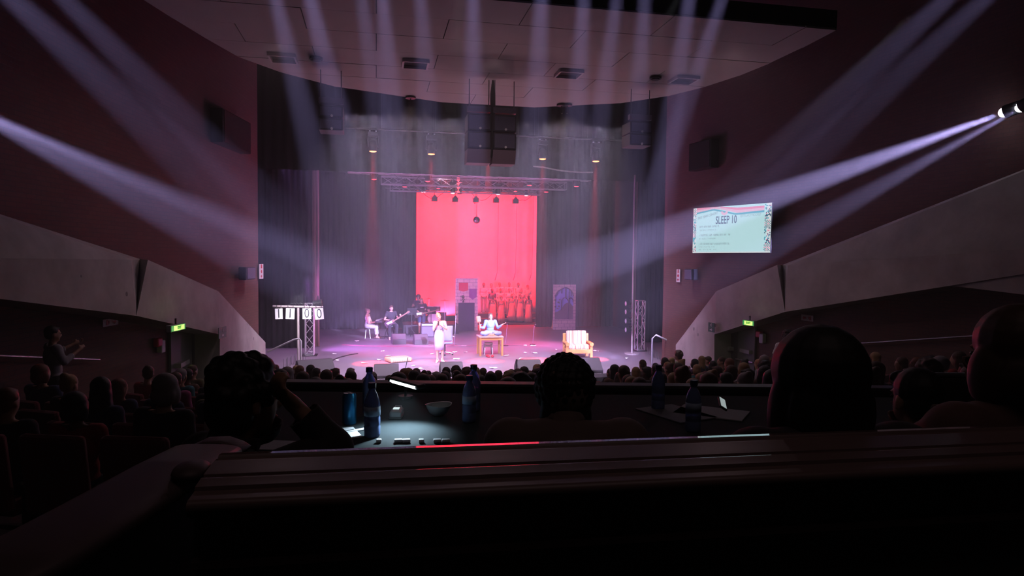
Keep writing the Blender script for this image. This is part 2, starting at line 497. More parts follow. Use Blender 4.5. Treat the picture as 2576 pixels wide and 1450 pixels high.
# hall floor: raked round the stage centre
def rake(x, y):
    r = math.hypot((x - XC) * .75, y - 21.5)
    return -.70 + max(0, r - 3.4) * .157
bm = B()
import itertools
nx, ny = 34, 30
gr = [[bm.verts.new((-13 + 32 * i / nx, -5.2 + 26.2 * j / ny, rake(-13 + 32 * i / nx, -5.2 + 26.2 * j / ny))) for i in range(nx + 1)] for j in range(ny + 1)]
for j in range(ny):
    for i in range(nx): bm.faces.new((gr[j][i], gr[j][i + 1], gr[j + 1][i + 1], gr[j + 1][i]))
struct('floor', bm, M_CARPET)

# stage floor and front
M_STAGE = mat('stage_vinyl', (0.21, 0.175, 0.205), .45, noise=.25, nscale=1.3, bump=.05, bscale=60)
M_STAGEF = mat('stage_front_paint', (0.03, 0.025, 0.03), .7)
bm = B()
sl, sr = atZ(735, 958, 0), atZ(1800, 955, 0)
yf = 20.3
front = [V((-2.9, 20.6, 0)), V((-1.0, 20.15, 0)), V((XC, 19.95, 0)), V((7.0, 20.15, 0)), V((9.2, 20.6, 0))]
poly = [V((-6.5, 21.05, 0)), V((-2.9, 21.05, 0))] + front + [V((9.2, 21.05, 0)), V((12.5, 21.05, 0)), V((12.5, 36, 0)), V((-6.5, 36, 0))]
prism(bm, [p + V((0, 0, -.12)) for p in poly], (0, 0, .12))
struct('floor', bm, M_STAGE)
bm = B()
prism(bm, [p + V((0, .03, -.13)) for p in front] + [V((9.2, 21.3, -.13)), V((-2.9, 21.3, -.13))], (0, 0, -1.1))
struct('trim_1', bm, M_STAGEF)

# haze: thin through the hall, thicker on stage
def haze(name, lo, hi, dens, col, g=0.0):
    m = bpy.data.materials.new(name); m.use_nodes = True; nt = m.node_tree
    nt.nodes.remove(nt.nodes['Principled BSDF'])
    vsn = nt.nodes.new('ShaderNodeVolumeScatter'); vsn.inputs['Density'].default_value = dens
    vsn.inputs['Color'].default_value = (*col, 1); vsn.inputs['Anisotropy'].default_value = g
    nt.links.new(vsn.outputs[0], nt.nodes['Material Output'].inputs['Volume'])
    bm = B()
    if name == 'haze':
        L = lambda a, b, y: a.x + (b.x - a.x) * (y - a.y) / (b.y - a.y)
        pts = [(L(LP0, LP1, -5.3) + .02, -5.3), (L(RP0, RP1, -5.3) - .02, -5.3), (RP0.x - .02, 20.98), (LP0.x + .02, 20.98)]
        prism(bm, [V((x, y, lo[2])) for x, y in pts], (0, 0, hi[2] - lo[2]))
    else:
        c = (V(lo) + V(hi)) / 2; s = V(hi) - V(lo); box(bm, c, s)
    o = obj(name, bm, m)
    o['kind'] = 'stuff'; o['label'] = 'thin lavender haze hanging above the seats' if name == 'haze' else 'thin pink haze hanging over the stage'; o['category'] = 'haze'
    return o
haze('haze', (-14, -5.4, -1.5), (20, 21.0, 11.4), .011, (.95, .95, 1.0))
haze('stage_haze', (-6.55, 21.45, .003), (12.55, 40.45, 11.45), .0034, (.95, .95, 1.0))
# ------------------------------------------------------------------ drapes
def drape(name, x0, x1, y, z0, z1, m, pleat=.09, amp=.045, label=None, cat=None, sway=0.0, parent=None):
    """pleated hanging cloth across x0..x1 at depth y, real thickness"""
    bm = B(); n = max(8, int((x1 - x0) / pleat * 4)); random.seed(int(abs(x0 * 97 + z1 * 13)) + 5)
    ph = random.uniform(0, 6); zs = [z0 + (z1 - z0) * k / 6 for k in range(7)]
    rows_ = []
    for k, z in enumerate(zs):
        row = []
        for i in range(n + 1):
            t = i / n; x = x0 + (x1 - x0) * t
            a = amp * (1.0 - .25 * k / 6)
            yy = y + a * math.sin(ph + 2 * PI * (x - x0) / pleat) + .5 * a * math.sin(1.7 + 2 * PI * (x - x0) / (pleat * 2.7) + k * .15)
            row.append(bm.verts.new((x, yy, z)))
        rows_.append(row)
    fs = []
    for a, b in zip(rows_, rows_[1:]):
        for i in range(n): fs.append(bm.faces.new((a[i], a[i + 1], b[i + 1], b[i])))
    o = obj(name, bm, m, parent, smooth=True)
    if label: tag(o, label, cat)
    return o
XL = lambda px, y, py=700: atY(px, py, y).x
M_LEG = mat('black_stage_drape', (0.018, 0.015, 0.020), .95, noise=.35, nscale=2.0, spec=.08)
M_LEG2 = mat('brown_edge_drape', (0.16, 0.09, 0.075), .9, noise=.3, nscale=2.0)
drape('stage_curtain', XL(630, 27.4) , XL(786, 27.4), 27.4, 0.02, 11.3, M_LEG, .22, .07, 'black pleated house curtain gathered at the opening beside the number cards', 'curtain')
drape('stage_curtain', XL(776, 27.6), XL(803, 27.6), 27.65, 0.02, 8.2, M_LEG2, .12, .05, 'brownish curtain edge between the number-card stand and the band', 'curtain')
drape('stage_curtain', XL(1600, 27.4), 12.3, 27.4, 0.02, 11.3, M_LEG, .22, .07, 'black pleated house curtain gathered beside the exit-arrow sign under the projection', 'curtain')
drape('stage_curtain', XL(1594, 27.6), XL(1626, 27.6), 27.65, 0.02, 8.2, M_LEG2, .12, .05, 'brownish curtain edge behind the bare truss tower', 'curtain')
drape('masking_leg', XL(770, 34.2), XL(1047, 34.2), 34.2, 0.02, 8.4, M_LEG, .25, .06, 'tall dark masking curtain behind the keyboard player and guitarist', 'curtain')
drape('masking_leg', XL(1348, 34.2), 12.4, 34.2, 0.02, 8.4, M_LEG, .25, .06, 'tall dark masking curtain behind the arched window flat', 'curtain')
drape('border_drape', -4.4, 11.0, 24.3, 6.55, 11.5, M_LEG, .35, .07, 'wide black border curtain behind the hanging loudspeakers', 'curtain')
drape('border_drape', -4.4, 11.0, 33.0, 7.55, 11.5, M_LEG, .4, .07, 'rear black border curtain above the red cloth', 'curtain')
# stage house shell
bm = B(); box(bm, (3, 40.6, 5), (22, .2, 14)); struct('wall_back', bm, M_VOID)
bm = B(); box(bm, (-6.7, 31, 5), (.2, 19.4, 14)); struct('wall_stage_left', bm, M_VOID)
bm = B(); box(bm, (12.7, 31, 5), (.2, 19.4, 14)); struct('wall_stage_right', bm, M_VOID)
bm = B(); box(bm, (3, 31, 11.6), (22, 21, .2)); struct('ceiling', bm, M_VOID)
bm = B()
box(bm, (-5.05, 21.25, 5), (3.1, .35, 13.2)); box(bm, (11.1, 21.25, 5), (3.1, .35, 13.2))
uv_wall(struct('wall_front', bm, M_BRICK))

# red cloth
YB = 38.5
M_CYC = mat('white_cyclorama_cloth', (0.82, 0.74, 0.74), .95, spec=.05)
cx0, cx1 = XL(1041, YB, 640), XL(1352, YB, 640)
czt = atY(1196, 486, YB).z
t = thing('backdrop_cloth', 'large pale cloth lit red hanging at the back of the stage', 'cloth', ((cx0 + cx1) / 2, YB, 0))
bm = B(); nn = 60
for k in range(9):
    z = .32 + (czt - .32) * k / 8
    for i in range(nn + 1):
        x = (cx0 - cx1) / 2 + (cx1 - cx0) * i / nn
        wv = .012 * math.sin(i * 1.1) + (.05 * math.sin(i * .9) if i > nn - 7 else 0)
        bm.verts.new((x, wv, z))
bm.verts.ensure_lookup_table()
for k in range(8):
    for i in range(nn):
        a = k * (nn + 1) + i
        bm.faces.new((bm.verts[a], bm.verts[a + 1], bm.verts[a + nn + 2], bm.verts[a + nn + 1]))
cl = obj('cloth', bm, M_CYC, t, True)
sm_ = cl.modifiers.new('s', 'SOLIDIFY'); sm_.thickness = .01
bm = B(); cyl(bm, ((cx0 - cx1) / 2, 0, .3), ((cx1 - cx0) / 2, 0, .3), .03); obj('bottom_pipe', bm, mat('pipe_grey', (.3, .28, .3), .5, .6), t)
bm = B(); cyl(bm, ((cx0 - cx1) / 2 - .1, 0, czt + .02), ((cx1 - cx0) / 2 + .15, 0, czt + .02), .05); obj('top_pipe', bm, MATS['pipe_grey'], t)

bm = B()
for k in range(5): cyl(bm, ((cx0 - cx1) / 2 + (cx1 - cx0) * k / 4, 0, czt), ((cx0 - cx1) / 2 + (cx1 - cx0) * k / 4, 0, 11.5), .008, seg=5)
obj('suspension_cable', bm, MATS['pipe_grey'], t)

# ------------------------------------------------------------------ rigging
M_MET = mat('dark_metal', (0.05, 0.05, 0.055), .45, .7)
M_ALU = mat('aluminium', (0.62, 0.62, 0.66), .35, .9)
M_STEEL = mat('painted_steel', (0.5, 0.47, 0.5), .4, .3)
M_WIRE = mat('steel_wire', (0.25, 0.24, 0.26), .4, .8)
M_BLKP = mat('black_plastic', (0.02, 0.02, 0.022), .5)
M_HOT = mat('red_hot_lens', (1, .3, .1), .4, emit=(1.0, 0.16, 0.05), es=9.0)
M_RED = mat('red_lens', (1, .1, .1), .4, emit=(1.0, 0.03, 0.05), es=4.0)
M_WHL = mat('white_lens', (1, .9, .9), .4, emit=(1.0, 0.55, 0.55), es=4.0)
def truss(name, a, b, s, label, cat='truss', parent=None, m=None, step=None):
    """square lattice truss from a to b with four chords and diagonal lacing"""
    a, b = V(a), V(b); m = m or M_ALU
    L = (b - a).length; q = (b - a).to_track_quat('Z', 'Y').to_matrix()
    t = thing(name, label, cat, a)
    c = [V((sx * s / 2, sy * s / 2, 0)) for sx, sy in ((-1, -1), (1, -1), (1, 1), (-1, 1))]
    r = s * .075
    for k in c:
        bm = B(); cyl(bm, q @ k, q @ (k + V((0, 0, L))), r, seg=8); obj('chord', bm, m, t)
    step = step or s * 1.15; n = max(1, int(L / step))
    bm = B()
    for f in range(4):
        p, p2 = c[f], c[(f + 1) % 4]
        for i in range(n):
            z0, z1 = L * i / n, L * (i + 1) / n
            u, v_ = (p, p2) if i % 2 == 0 else (p2, p)
            cyl(bm, q @ (u + V((0, 0, z0))), q @ (v_ + V((0, 0, z1))), r * .6, seg=6)
    obj('lacing', bm, m, t)['kind'] = 'stuff'
    for zz in (0, L):
        bm = B()
        for f in range(4): cyl(bm, q @ (c[f] + V((0, 0, zz))), q @ (c[(f + 1) % 4] + V((0, 0, zz))), r * .8, seg=6)
        obj('end_frame', bm, m, t)
    if abs(b.z - a.z) < .1:
        bm = B()
        for k in range(4):
            p = V((0, 0, 0)).lerp(b - a, (k + .5) / 4); cyl(bm, p, (p.x, p.y, 11.5 - a.z), .008, seg=5)
        obj('suspension_cable', bm, M_WIRE, t)
    return t
M_BAR = mat('black_pipe', (0.10, 0.09, 0.10), .45, .5)
def pipe(name, a, b, r, label, m=M_BAR):
    bm = B(); cyl(bm, a, b, r, seg=10)
    d = (V(b) - V(a))
    for k in range(1, 6):
        p = V(a) + d * k / 6
        cyl(bm, p, (p.x, p.y, 11.5), .006, seg=5)
    return tag(obj(name, bm, m), label, 'pipe')
zb = [atY(1228, 352, 23.4).z, atY(1228, 372, 22.8).z, atY(1228, 425, 26.0).z, atY(1228, 455, 28).z]
pipe('flying_bar', (-1.6, 23.4, zb[0] + .2), (9.0, 23.4, zb[0] + .2), .025, 'upper thin flying bar above the row of red lamp heads')
ZBAR1 = max(atY(hx, hy, 22.8).z for hx, hy in HEADS) + .74
pipe('flying_bar', (-1.6, 22.8, ZBAR1), (9.0, 22.8, ZBAR1), .03, 'long flying bar carrying the five red lamp heads')
M_TRD = mat('dim_truss', (0.20, 0.18, 0.20), .5, .6)
ZT_ = {}
for k, (yy, py, lb, x0, x1) in enumerate([(25.5, 436, 'dark lattice truss crossing the stage just behind the black border', -1.0, 8.2), (27.5, 462, 'second dark lattice truss crossing above the choir', 0.2, 7.8), (30.0, 478, 'lowest dark lattice truss just above the red cloth', .6, 7.3)]):
    zz = atY(1200, py, yy).z; ZT_[yy] = zz
    truss('lighting_truss', (x0, yy, zz), (x1, yy, zz), .30, lb, m=M_TRD, step=.45)
# wiring loops under the rear trusses
random.seed(21)
for k in range(9):
    x = .8 + k * .65 + random.uniform(-.2, .2); yy = (25.5, 27.5, 30.0)[k % 3]; z0 = ZT_[yy] - .37
    pts = [(x + j * .16, yy, z0 + .22 - .35 * math.sin(PI * j / 6) * random.uniform(.6, 1)) for j in range(7)]
    bm = B(); tube(bm, pts, .012, 5)
    tag(obj('cable', bm, M_BLKP), 'slack black cable looped under the dark trusses, %s of nine from the left' % ['first', 'second', 'third', 'fourth', 'fifth', 'sixth', 'seventh', 'eighth', 'ninth'][k], 'cable', 'slack cables under the trusses')

def moving_head(p, lens_m, k=1.0, label='', grp=None, clamps=True, top=None):
    """hanging moving head; p = lens centre"""
    t = thing('moving_head_light', label, 'stage light', p, group=grp)
    if top is not None and top > p.z + .60 * k:
        bm = B(); cyl(bm, (0, 0, .60 * k), (0, 0, top - p.z), .018, seg=8); obj('hanger', bm, M_MET, t)
    bm = B(); bbox(bm, (0, 0, .56 * k), (.34 * k, .30 * k, .14 * k), .02); obj('base', bm, M_BLKP, t)
    bm = B()
    for s in (-1, 1): bbox(bm, (s * .165 * k, 0, .33 * k), (.05 * k, .10 * k, .36 * k), .015)
    bbox(bm, (0, 0, .485 * k), (.36 * k, .12 * k, .04 * k), .01); obj('yoke', bm, M_MET, t)
    bm = B(); lathe(bm, [(0, .36 * k), (.07 * k, .36 * k), (.11 * k, .30 * k), (.125 * k, .12 * k), (.125 * k, .015 * k), (.10 * k, .012 * k)], 20)
    obj('head', bm, M_BLKP, t, True)
    bm = B(); lathe(bm, [(0, -.014 * k), (.06 * k, -.010 * k), (.112 * k, .006 * k), (.112 * k, .02 * k)], 20); obj('lens', bm, lens_m, t, True)
    if clamps:
        for s in (-1, 1):
            bm = B(); bbox(bm, (s * .10 * k, 0, .66 * k), (.05 * k, .06 * k, .07 * k), .01); obj('clamp', bm, mat('bright_clamp', (.85, .85, .9), .3, .8), t)
    return t
nm = ['nearest the left curtain', 'second from the left curtain', 'just under the paired loudspeaker stacks', 'second from the right curtain', 'nearest the right curtain']
for (hx, hy), s in zip(HEADS, nm):
    moving_head(atY(hx, hy, 22.8), M_HOT, 1.0, 'glowing red moving head on the front bar, ' + s, top=ZBAR1)
rn = ['below the leftmost front head, over the band', 'at the upper left corner of the red cloth', 'high in the truss above a vertical light strip', 'high in the truss right of centre', 'over the right half of the red cloth', 'at the upper right corner of the red cloth', 'over the arched window flat', 'low beside the left edge of the red cloth']
for (hx, hy, yy), s in zip(REAR, rn):
    moving_head(atY(hx, hy, yy), M_RED, .8, 'small red lamp head ' + s, clamps=False, top=ZT_[yy] + .05)
# white-lit wash heads along the top edge of the cloth
for (hx, hy), s in zip([(1065, 484), (1139, 487), (1253, 490), (1324, 493), (1103, 475), (1296, 482)], ['leftmost of the cloth-top row', 'left of the mirror ball cord', 'right of the mirror ball cord', 'rightmost of the cloth-top row', 'smaller one on the left half', 'smaller one on the right half']):
    moving_head(atY(hx, hy, 30.0), M_WHL if hy > 483 else M_RED, .8, 'hanging wash light with a pale glowing lens, ' + s, clamps=False, top=ZT_[30.0] + .05)
# dark fixtures in the rear truss
for hx, hy, s in [(1060, 462, 'at the left end of the lattice truss'), (1142, 452, 'left of centre in the lattice truss'), (1156, 470, 'with red indicator lights'), (1214, 455, 'beside the central cable'), (1245, 470, 'right of the central cable'), (1268, 462, 'hanging below the small red head')]:
    p = atY(hx, hy, 30.0)
    t = thing('profile_spot', 'dark unlit profile spotlight ' + s, 'stage light', p)
    bm = B(); cyl(bm, (0, 0, -.32), (0, .05, .25), .10, .13, 14); obj('barrel', bm, M_BLKP, t, False)
    bm = B(); cyl(bm, (0, .05, .25), (0, .08, .45), .15, .12, 14); obj('lamp_housing', bm, M_MET, t)
    bm = B(); tube(bm, [(-.16, 0, .1), (-.17, 0, .45), (0, 0, .62), (.17, 0, .45), (.16, 0, .1)], .015, 6); cyl(bm, (0, 0, .6), (0, 0, max(.7, ZT_[30.0] + .1 - p.z)), .015, seg=6); obj('yoke', bm, M_MET, t)
bm = B()
cyl(bm, (0, .03, -.7), (0, .03, .25), .012, seg=6)
for j in range(5): box(bm, (0, 0, -.17 * j), (.10, .04, .11 if j < 2 else .06))
tag(obj('indicator_strip', bm, M_RED, loc=atY(1153, 441, 27.6)), 'short vertical strip of red indicator lights in the truss', 'lamp')
ZF = atY(1197, 480, 31.5).z
pipe('flying_bar', (.4, 31.5, ZF), (7.2, 31.5, ZF), .03, 'flying bar carrying the five pointed flood lights')
pipe('flying_bar', (3.0, 32.0, ZF + .1), (8.0, 32.0, ZF + .1), .025, 'flying bar holding the mirror ball cord and ropes')
# house-shaped flood lights hanging in front of the cloth
for hx, hy, s in [(1093, 500, 'leftmost of five'), (1145, 502, 'second of five from the left'), (1197, 503, 'middle one, above the mirror ball'), (1248, 504, 'fourth of five from the left'), (1297, 506, 'rightmost of five')]:
    p = atY(hx, hy, 31.5)
    t = thing('flood_light', 'hanging flood light with pointed housing against the red cloth, ' + s, 'stage light', p)
    bm = B(); prism(bm, [(-.13, -.12, -.12), (.13, -.12, -.12), (.13, -.12, .04), (0.02, -.12, .17), (-.02, -.12, .17), (-.13, -.12, .04)], (0, .24, 0)); obj('housing', bm, M_BLKP, t)
    bm = B(); tube(bm, [(0, 0, .17), (.0, 0, .27), (-.03, 0, .36), (.0, 0, ZF - p.z)], .015, 6); obj('hanger', bm, M_MET, t)
    for sx in (-1, 1):
        bm = B(); box(bm, (sx * .135, 0, .075), (.03, .1, .03)); obj('wing_bolt', bm, M_MET, t)
# mirror ball
p = atY(1199, 554, 32.0)
t = thing('mirror_ball', 'small round mirror ball hanging before the red cloth', 'mirror ball', p)
bm = B(); bmesh.ops.create_uvsphere(bm, u_segments=28, v_segments=18, radius=.17); obj('ball', bm, mat('mirror_facets', (.75, .2, .3), .12, 1.0), t)
bm = B(); cyl(bm, (0, 0, .16), (0, 0, .26), .03, seg=8); obj('motor', bm, M_BLKP, t)
bm = B(); cyl(bm, (0, 0, .26), (0, 0, ZF + .1 - p.z), .014, seg=6); obj('cord', bm, M_BLKP, t)
bm = B(); cyl(bm, (-.07, 0, .26), (-.09, 0, ZF + .1 - p.z), .006, seg=5); ell(bm, (-.09, 0, .80), (.03, .03, .045), seg=8, rings=6); obj('power_cable', bm, M_BLKP, t)
# thin ropes in front of the right part of the cloth
for hx, s in [(1250, 'left'), (1296, 'middle'), (1338, 'right')]:
    a = atY(hx + 4, 520, 32); a.z = ZF + .1; b = atY(hx + (1 if hx != 1338 else 0), 684, 32)
    bm = B(); tube(bm, [a, (a + b) / 2 + V((.01, 0, 0)), b, b + V((-.06, 0, -.25)), b + V((-.11, 0, -.42))], [.007, .007, .007, .02, .015], 5)
    tag(obj('hanging_rope', bm, mat('grey_rope', (.2, .12, .14), .9)), 'thin rope hanging over the choir, %s one of three' % s, 'rope')
# white swag of cloth under the right of the border
a = atY(1340, 420, 24.0)
pts = [atY(x, y, 24.0) for x, y in [(1342, 419), (1366, 421), (1390, 426), (1412, 430), (1432, 432), (1460, 434), (1492, 434)]]
bm = B()
for p_, q_ in zip(pts, pts[1:]):
    prism(bm, [p_ + V((0, 0, -.015)), q_ + V((0, 0, -.015)), q_ + V((0, 0, .03)), p_ + V((0, 0, .03))], (0, .03, 0))
tag(obj('pale_batten', bm, mat('pale_strip', (.6, .58, .55), .7)), 'thin pale sagging strip behind the fourth red head', 'batten')

# ------------------------------------------------------------------ loudspeakers
M_SPK = mat('speaker_cabinet', (0.045, 0.045, 0.06), .6, noise=.2, nscale=30)
M_GRL = mat('speaker_grille', (0.13, 0.125, 0.19), .7, noise=.3, nscale=60)
M_SPKB = mat('speaker_bottom_lit', (0.30, 0.22, 0.26), .7)  # pink stage light on the undersides is put into this colour
M_DOT = mat('white_dot', (.9, .9, .9), .5)
def stack(name, px, pyt, pyb, pxw, y, n, label, bottom=True, cables=(0, 0), ztop=7.6):
    tl = atY(px - pxw / 2, pyt, y); br = atY(px + pxw / 2, pyb, y)
    wdt = br.x - tl.x; hgt = (tl.z - br.z) / n
    cx = (tl.x + br.x) / 2
    t = thing(name, label, 'loudspeaker', (cx, y, tl.z))
    for k in range(n):
        c = V((0, .28, -hgt * (k + .5)))
        bm = B(); bbox(bm, c, (wdt, .55, hgt - .02), .015); cab = obj('cabinet', bm, M_SPK, t)
        bm = B(); box(bm, (0, .0, -hgt * (k + .5)), (wdt - .07, .02, hgt - .09)); g = obj('grille', bm, M_GRL, cab)
        bm = B(); cyl(bm, (.02, -.02, -hgt * (k + .5) - hgt * .34), (.02, .0, -hgt * (k + .5) - hgt * .34), .028, seg=10); obj('badge', bm, M_DOT, cab)
    if bottom:
        bm = B(); prism(bm, [(-wdt / 2, 0, -hgt * n - .0), (wdt / 2, 0, -hgt * n), (wdt / 2, .10, -hgt * n - .30), (-wdt / 2, .10, -hgt * n - .30)], (0, .45, 0)); obj('lower_cabinet', bm, M_SPKB, t)
    bm = B(); box(bm, (0, .1, .10), (wdt, .14, .12)); obj('flying_frame', bm, mat('frame_grey', (.22, .20, .25), .5, .5), t)
    for s in (-1, 1):
        bm = B(); cyl(bm, (s * wdt * .42, .1, .12), (s * wdt * .42, .1, ztop - tl.z), .012, seg=6); obj('suspension_cable', bm, M_WIRE, t)
    return t
stack('line_array', 1206, 283, 376, 58, 15.1, 2, 'left one of the paired loudspeaker stacks hanging from the ceiling centre')
stack('line_array', 1270, 287, 379, 57, 15.1, 2, 'right one of the paired loudspeaker stacks hanging from the ceiling centre')
stack('line_array', 832, 262, 330, 62, 15.1, 2, 'dim loudspeaker stack hanging near the left proscenium edge', bottom=False)
stack('line_array', 1613, 303, 368, 54, 15.1, 2, 'dim loudspeaker stack hanging near the right proscenium edge', bottom=False)
# cable bundle between the paired stacks
a = atY(1240, 208, 15.2); b = atY(1240, 372, 15.2); c = atY(1232, 396, 15.2)
bm = B(); tube(bm, [V((a.x, 15.2, 7.6)), V((a.x, 15.2, 7.3)), b, c], [.02, .06, .06, .045], 8)
tag(obj('cable_bundle', bm, M_BLKP), 'thick black cable bundle hanging between the paired loudspeakers', 'cable')
# ceiling items
for px, py, s in [(1045, 158, 'above the left bank of beams'), (1431, 183, 'right of the paired loudspeakers'), (712, 143, 'near the left curved edge'), (1720, 198, 'near the right curved edge')]:
    p = atZ(px, py, ZC)
    t = thing('ceiling_hatch', 'small square open hatch in the canopy ceiling ' + s, 'hatch', p)
    bm = B()
    for sx, sy, w_, d_ in ((0, -.25, .52, .04), (0, .25, .52, .04), (-.25, 0, .04, .5), (.25, 0, .04, .5)): box(bm, (sx, sy, -.03), (w_, d_, .07))
    obj('frame', bm, mat('hatch_frame', (.5, .42, .42), .6), t)
    bm = B(); box(bm, (0, 0, -.004), (.46, .46, .01)); obj('opening', bm, M_VOID, t)
for px, py, s in [(795, 144, 'beside the left hatch'), (1649, 193, 'beside the right hatch'), (1033, 243, 'left of the paired loudspeakers'), (1413, 262, 'left of two at the curved edge'), (1427, 262, 'right of two at the curved edge')]:
    p = atZ(px, py, ZC)
    t = thing('ceiling_downlight', 'small dark disc fitting on the canopy ceiling ' + s, 'ceiling fitting', p)
    bm = B(); cyl(bm, (0, 0, -.05), (0, 0, -.005), .13, seg=16); obj('disc', bm, M_MET, t)
    if py > 200:
        bm = B(); cyl(bm, (0, 0, -.25), (0, 0, -.05), .015, seg=8); obj('stem', bm, M_MET, t)
    else:
        bm = B(); cyl(bm, (0, 0, -.07), (0, 0, -.05), .09, seg=16); obj('trim_ring', bm, M_BLKP, t)

# ------------------------------------------------------------------ side wall fittings
def on_wall(on, px, py, off): return on(px, py, off)
def wall_frame(side):
    """local axes on a side wall: u to the right as seen from the room, v up, n into the room"""
    n = NL if side == 'L' else NR
    v_ = V((0, 0, 1)); u = v_.cross(n)   # right-hand direction for someone facing the wall
    return Matrix((( u.x, v_.x, n.x), (u.y, v_.y, n.y), (u.z, v_.z, n.z)))
WL, WR = wall_frame('L'), wall_frame('R')
def wall_thing(name, label, cat, side, px, py, off=0.0):
    on = onL if side == 'L' else onR
    t = thing(name, label, cat, on(px, py, off)); t.rotation_euler = (WL if side == 'L' else WR).to_euler()
    return t
def sizes(side, x0, y0, x1, y1, off=0.0):
    on = onL if side == 'L' else onR
    a = on(x0, (y0 + y1) / 2, off); b = on(x1, (y0 + y1) / 2, off)
    c = on((x0 + x1) / 2, y0, off); d = on((x0 + x1) / 2, y1, off)
    return (a - b).length, abs(c.z - d.z)
def px_to_wall(side, off, org, px, py):
    on = onL if side == 'L' else onR
    d = on(px, py, off) - org; W = (WL if side == 'L' else WR).transposed()
    return W @ d
# projection screen
M_SCRF = mat('screen_frame', (.03, .03, .035), .5)
SCO = .35
scr = wall_thing('projection_screen', 'large bright pale-blue projection screen headed SLEEP 10 on the right wall', 'screen', 'R', 1842, 573, SCO)
q = [px_to_wall('R', SCO, scr.location, x, y) for x, y in ((1745, 525), (1942, 510), (1937, 636), (1742, 637))]
def emi(name, c, s=1.0): return mat(name, (0.02, 0.02, 0.02), .8, emit=c, es=s)
M_S0 = emi('slide_pale_blue', (0.52, 0.80, 0.84), 1.0)
M_S1 = emi('slide_pink', (0.80, 0.28, 0.42)); M_S1b = emi('slide_light_pink', (0.78, 0.50, 0.62)); M_S2 = emi('slide_teal', (0.08, 0.42, 0.52))
M_S3 = emi('slide_ink', (0.06, 0.13, 0.20)); M_S4 = emi('slide_white', (0.74, 0.78, 0.80)); M_S5 = emi('slide_grey_ink', (0.16, 0.26, 0.30)); M_S6 = emi('slide_faint_ink', (.25, .42, .45))
def bil(u, v_):   # u 0..1 left-right, v 0..1 top-bottom on the quad
    a = q[0].lerp(q[1], u); b = q[3].lerp(q[2], u); p = a.lerp(b, v_); return p
def sq(bm, u0, v0, u1, v1, lift):
    P4 = [bil(u0, v0), bil(u1, v0), bil(u1, v1), bil(u0, v1)]
    f = bm.faces.new([bm.verts.new((p.x, p.y, lift)) for p in P4])
    return f
bm = B(); prism(bm, [(p.x, p.y, -.03) for p in (bil(-.004, -.006), bil(1.004, -.006), bil(1.004, 1.006), bil(-.004, 1.006))], (0, 0, .025)); obj('housing', bm, M_SCRF, scr)
bm = B(); sq(bm, 0, 0, 1, 1, .0); obj('slide', bm, M_S0, scr)
bm = B(); sq(bm, 0, .975, 1, 1, .002); sq(bm, 0, 0, .05, 1, .002); sq(bm, .95, 0, 1, 1, .002); obj('slide_margin', bm, M_S4, scr)
def band(vs0, mm, nm_):
    bm = B()
    for (u0, a0, b0), (u1, a1, b1) in zip(vs0, vs0[1:]):
        P4 = [bil(u0, a0), bil(u1, a1), bil(u1, b1), bil(u0, b0)]
        bm.faces.new([bm.verts.new((p.x, p.y, .003)) for p in P4])
    obj(nm_, bm, mm, scr)
band([(.05, .0, .05), (.30, .0, .02), (.38, .0, .0)], M_S1, 'slide_stripe')
band([(.38, .0, .02), (.60, .05, .10), (.92, .05, .09)], M_S1, 'slide_stripe')
band([(.05, .05, .10), (.27, .0, .05), (.38, .02, .06), (.60, .10, .16), (.92, .09, .14)], M_S1b, 'slide_stripe')
band([(.05, .10, .135), (.29, .04, .075), (.58, .165, .20), (.92, .14, .18)], M_S2, 'slide_stripe')
bm = B()
prev = None
for k in range(13):
    th = PI * k / 12
    for rr in (0,): pass
cu, cv = .435, .11
ring = [bil(cu + .047 * math.cos(PI * k / 12), cv + .085 * math.sin(PI * k / 12)) for k in range(13)]
ring2 = [bil(cu + .018 * math.cos(PI * k / 12), cv + .03 * math.sin(PI * k / 12)) for k in range(12, -1, -1)]
bm.faces.new([bm.verts.new((p.x, p.y, .0035)) for p in ring + ring2]); obj('slide_emblem', bm, M_S1b, scr)
SW = (q[1] - q[0]).length
def slide_text(s, u, v_, size, mm, ang=0.0, align='LEFT', bold=0, sx=1.0):
    me = text_mesh(s, size, .0, align, bold, sx)
    o = meshobj('slide_text', me, mm, scr); p = bil(u, v_); o.location = (p.x, p.y, .005); o.rotation_euler = (0, 0, ang)
    return o
eb = (q[1] - q[0]); a0 = math.atan2(eb.y, eb.x) ; el_ = (q[2] - q[3]); a1 = math.atan2(el_.y, el_.x)
slide_text('SLEEP 10', .46, .30, SW * .095, M_S3, a0 * .7 + a1 * .3, 'CENTER', .004, .78)
slide_text('FIRST YEARS CONCERT', .07, .235, SW * .031, M_S5, .15 + a0, 'LEFT', 0, .86)
slide_text('@STELLACITYROOFSET', .64, .225, SW * .029, M_S6, a0 * .7, 'LEFT', 0, .80)
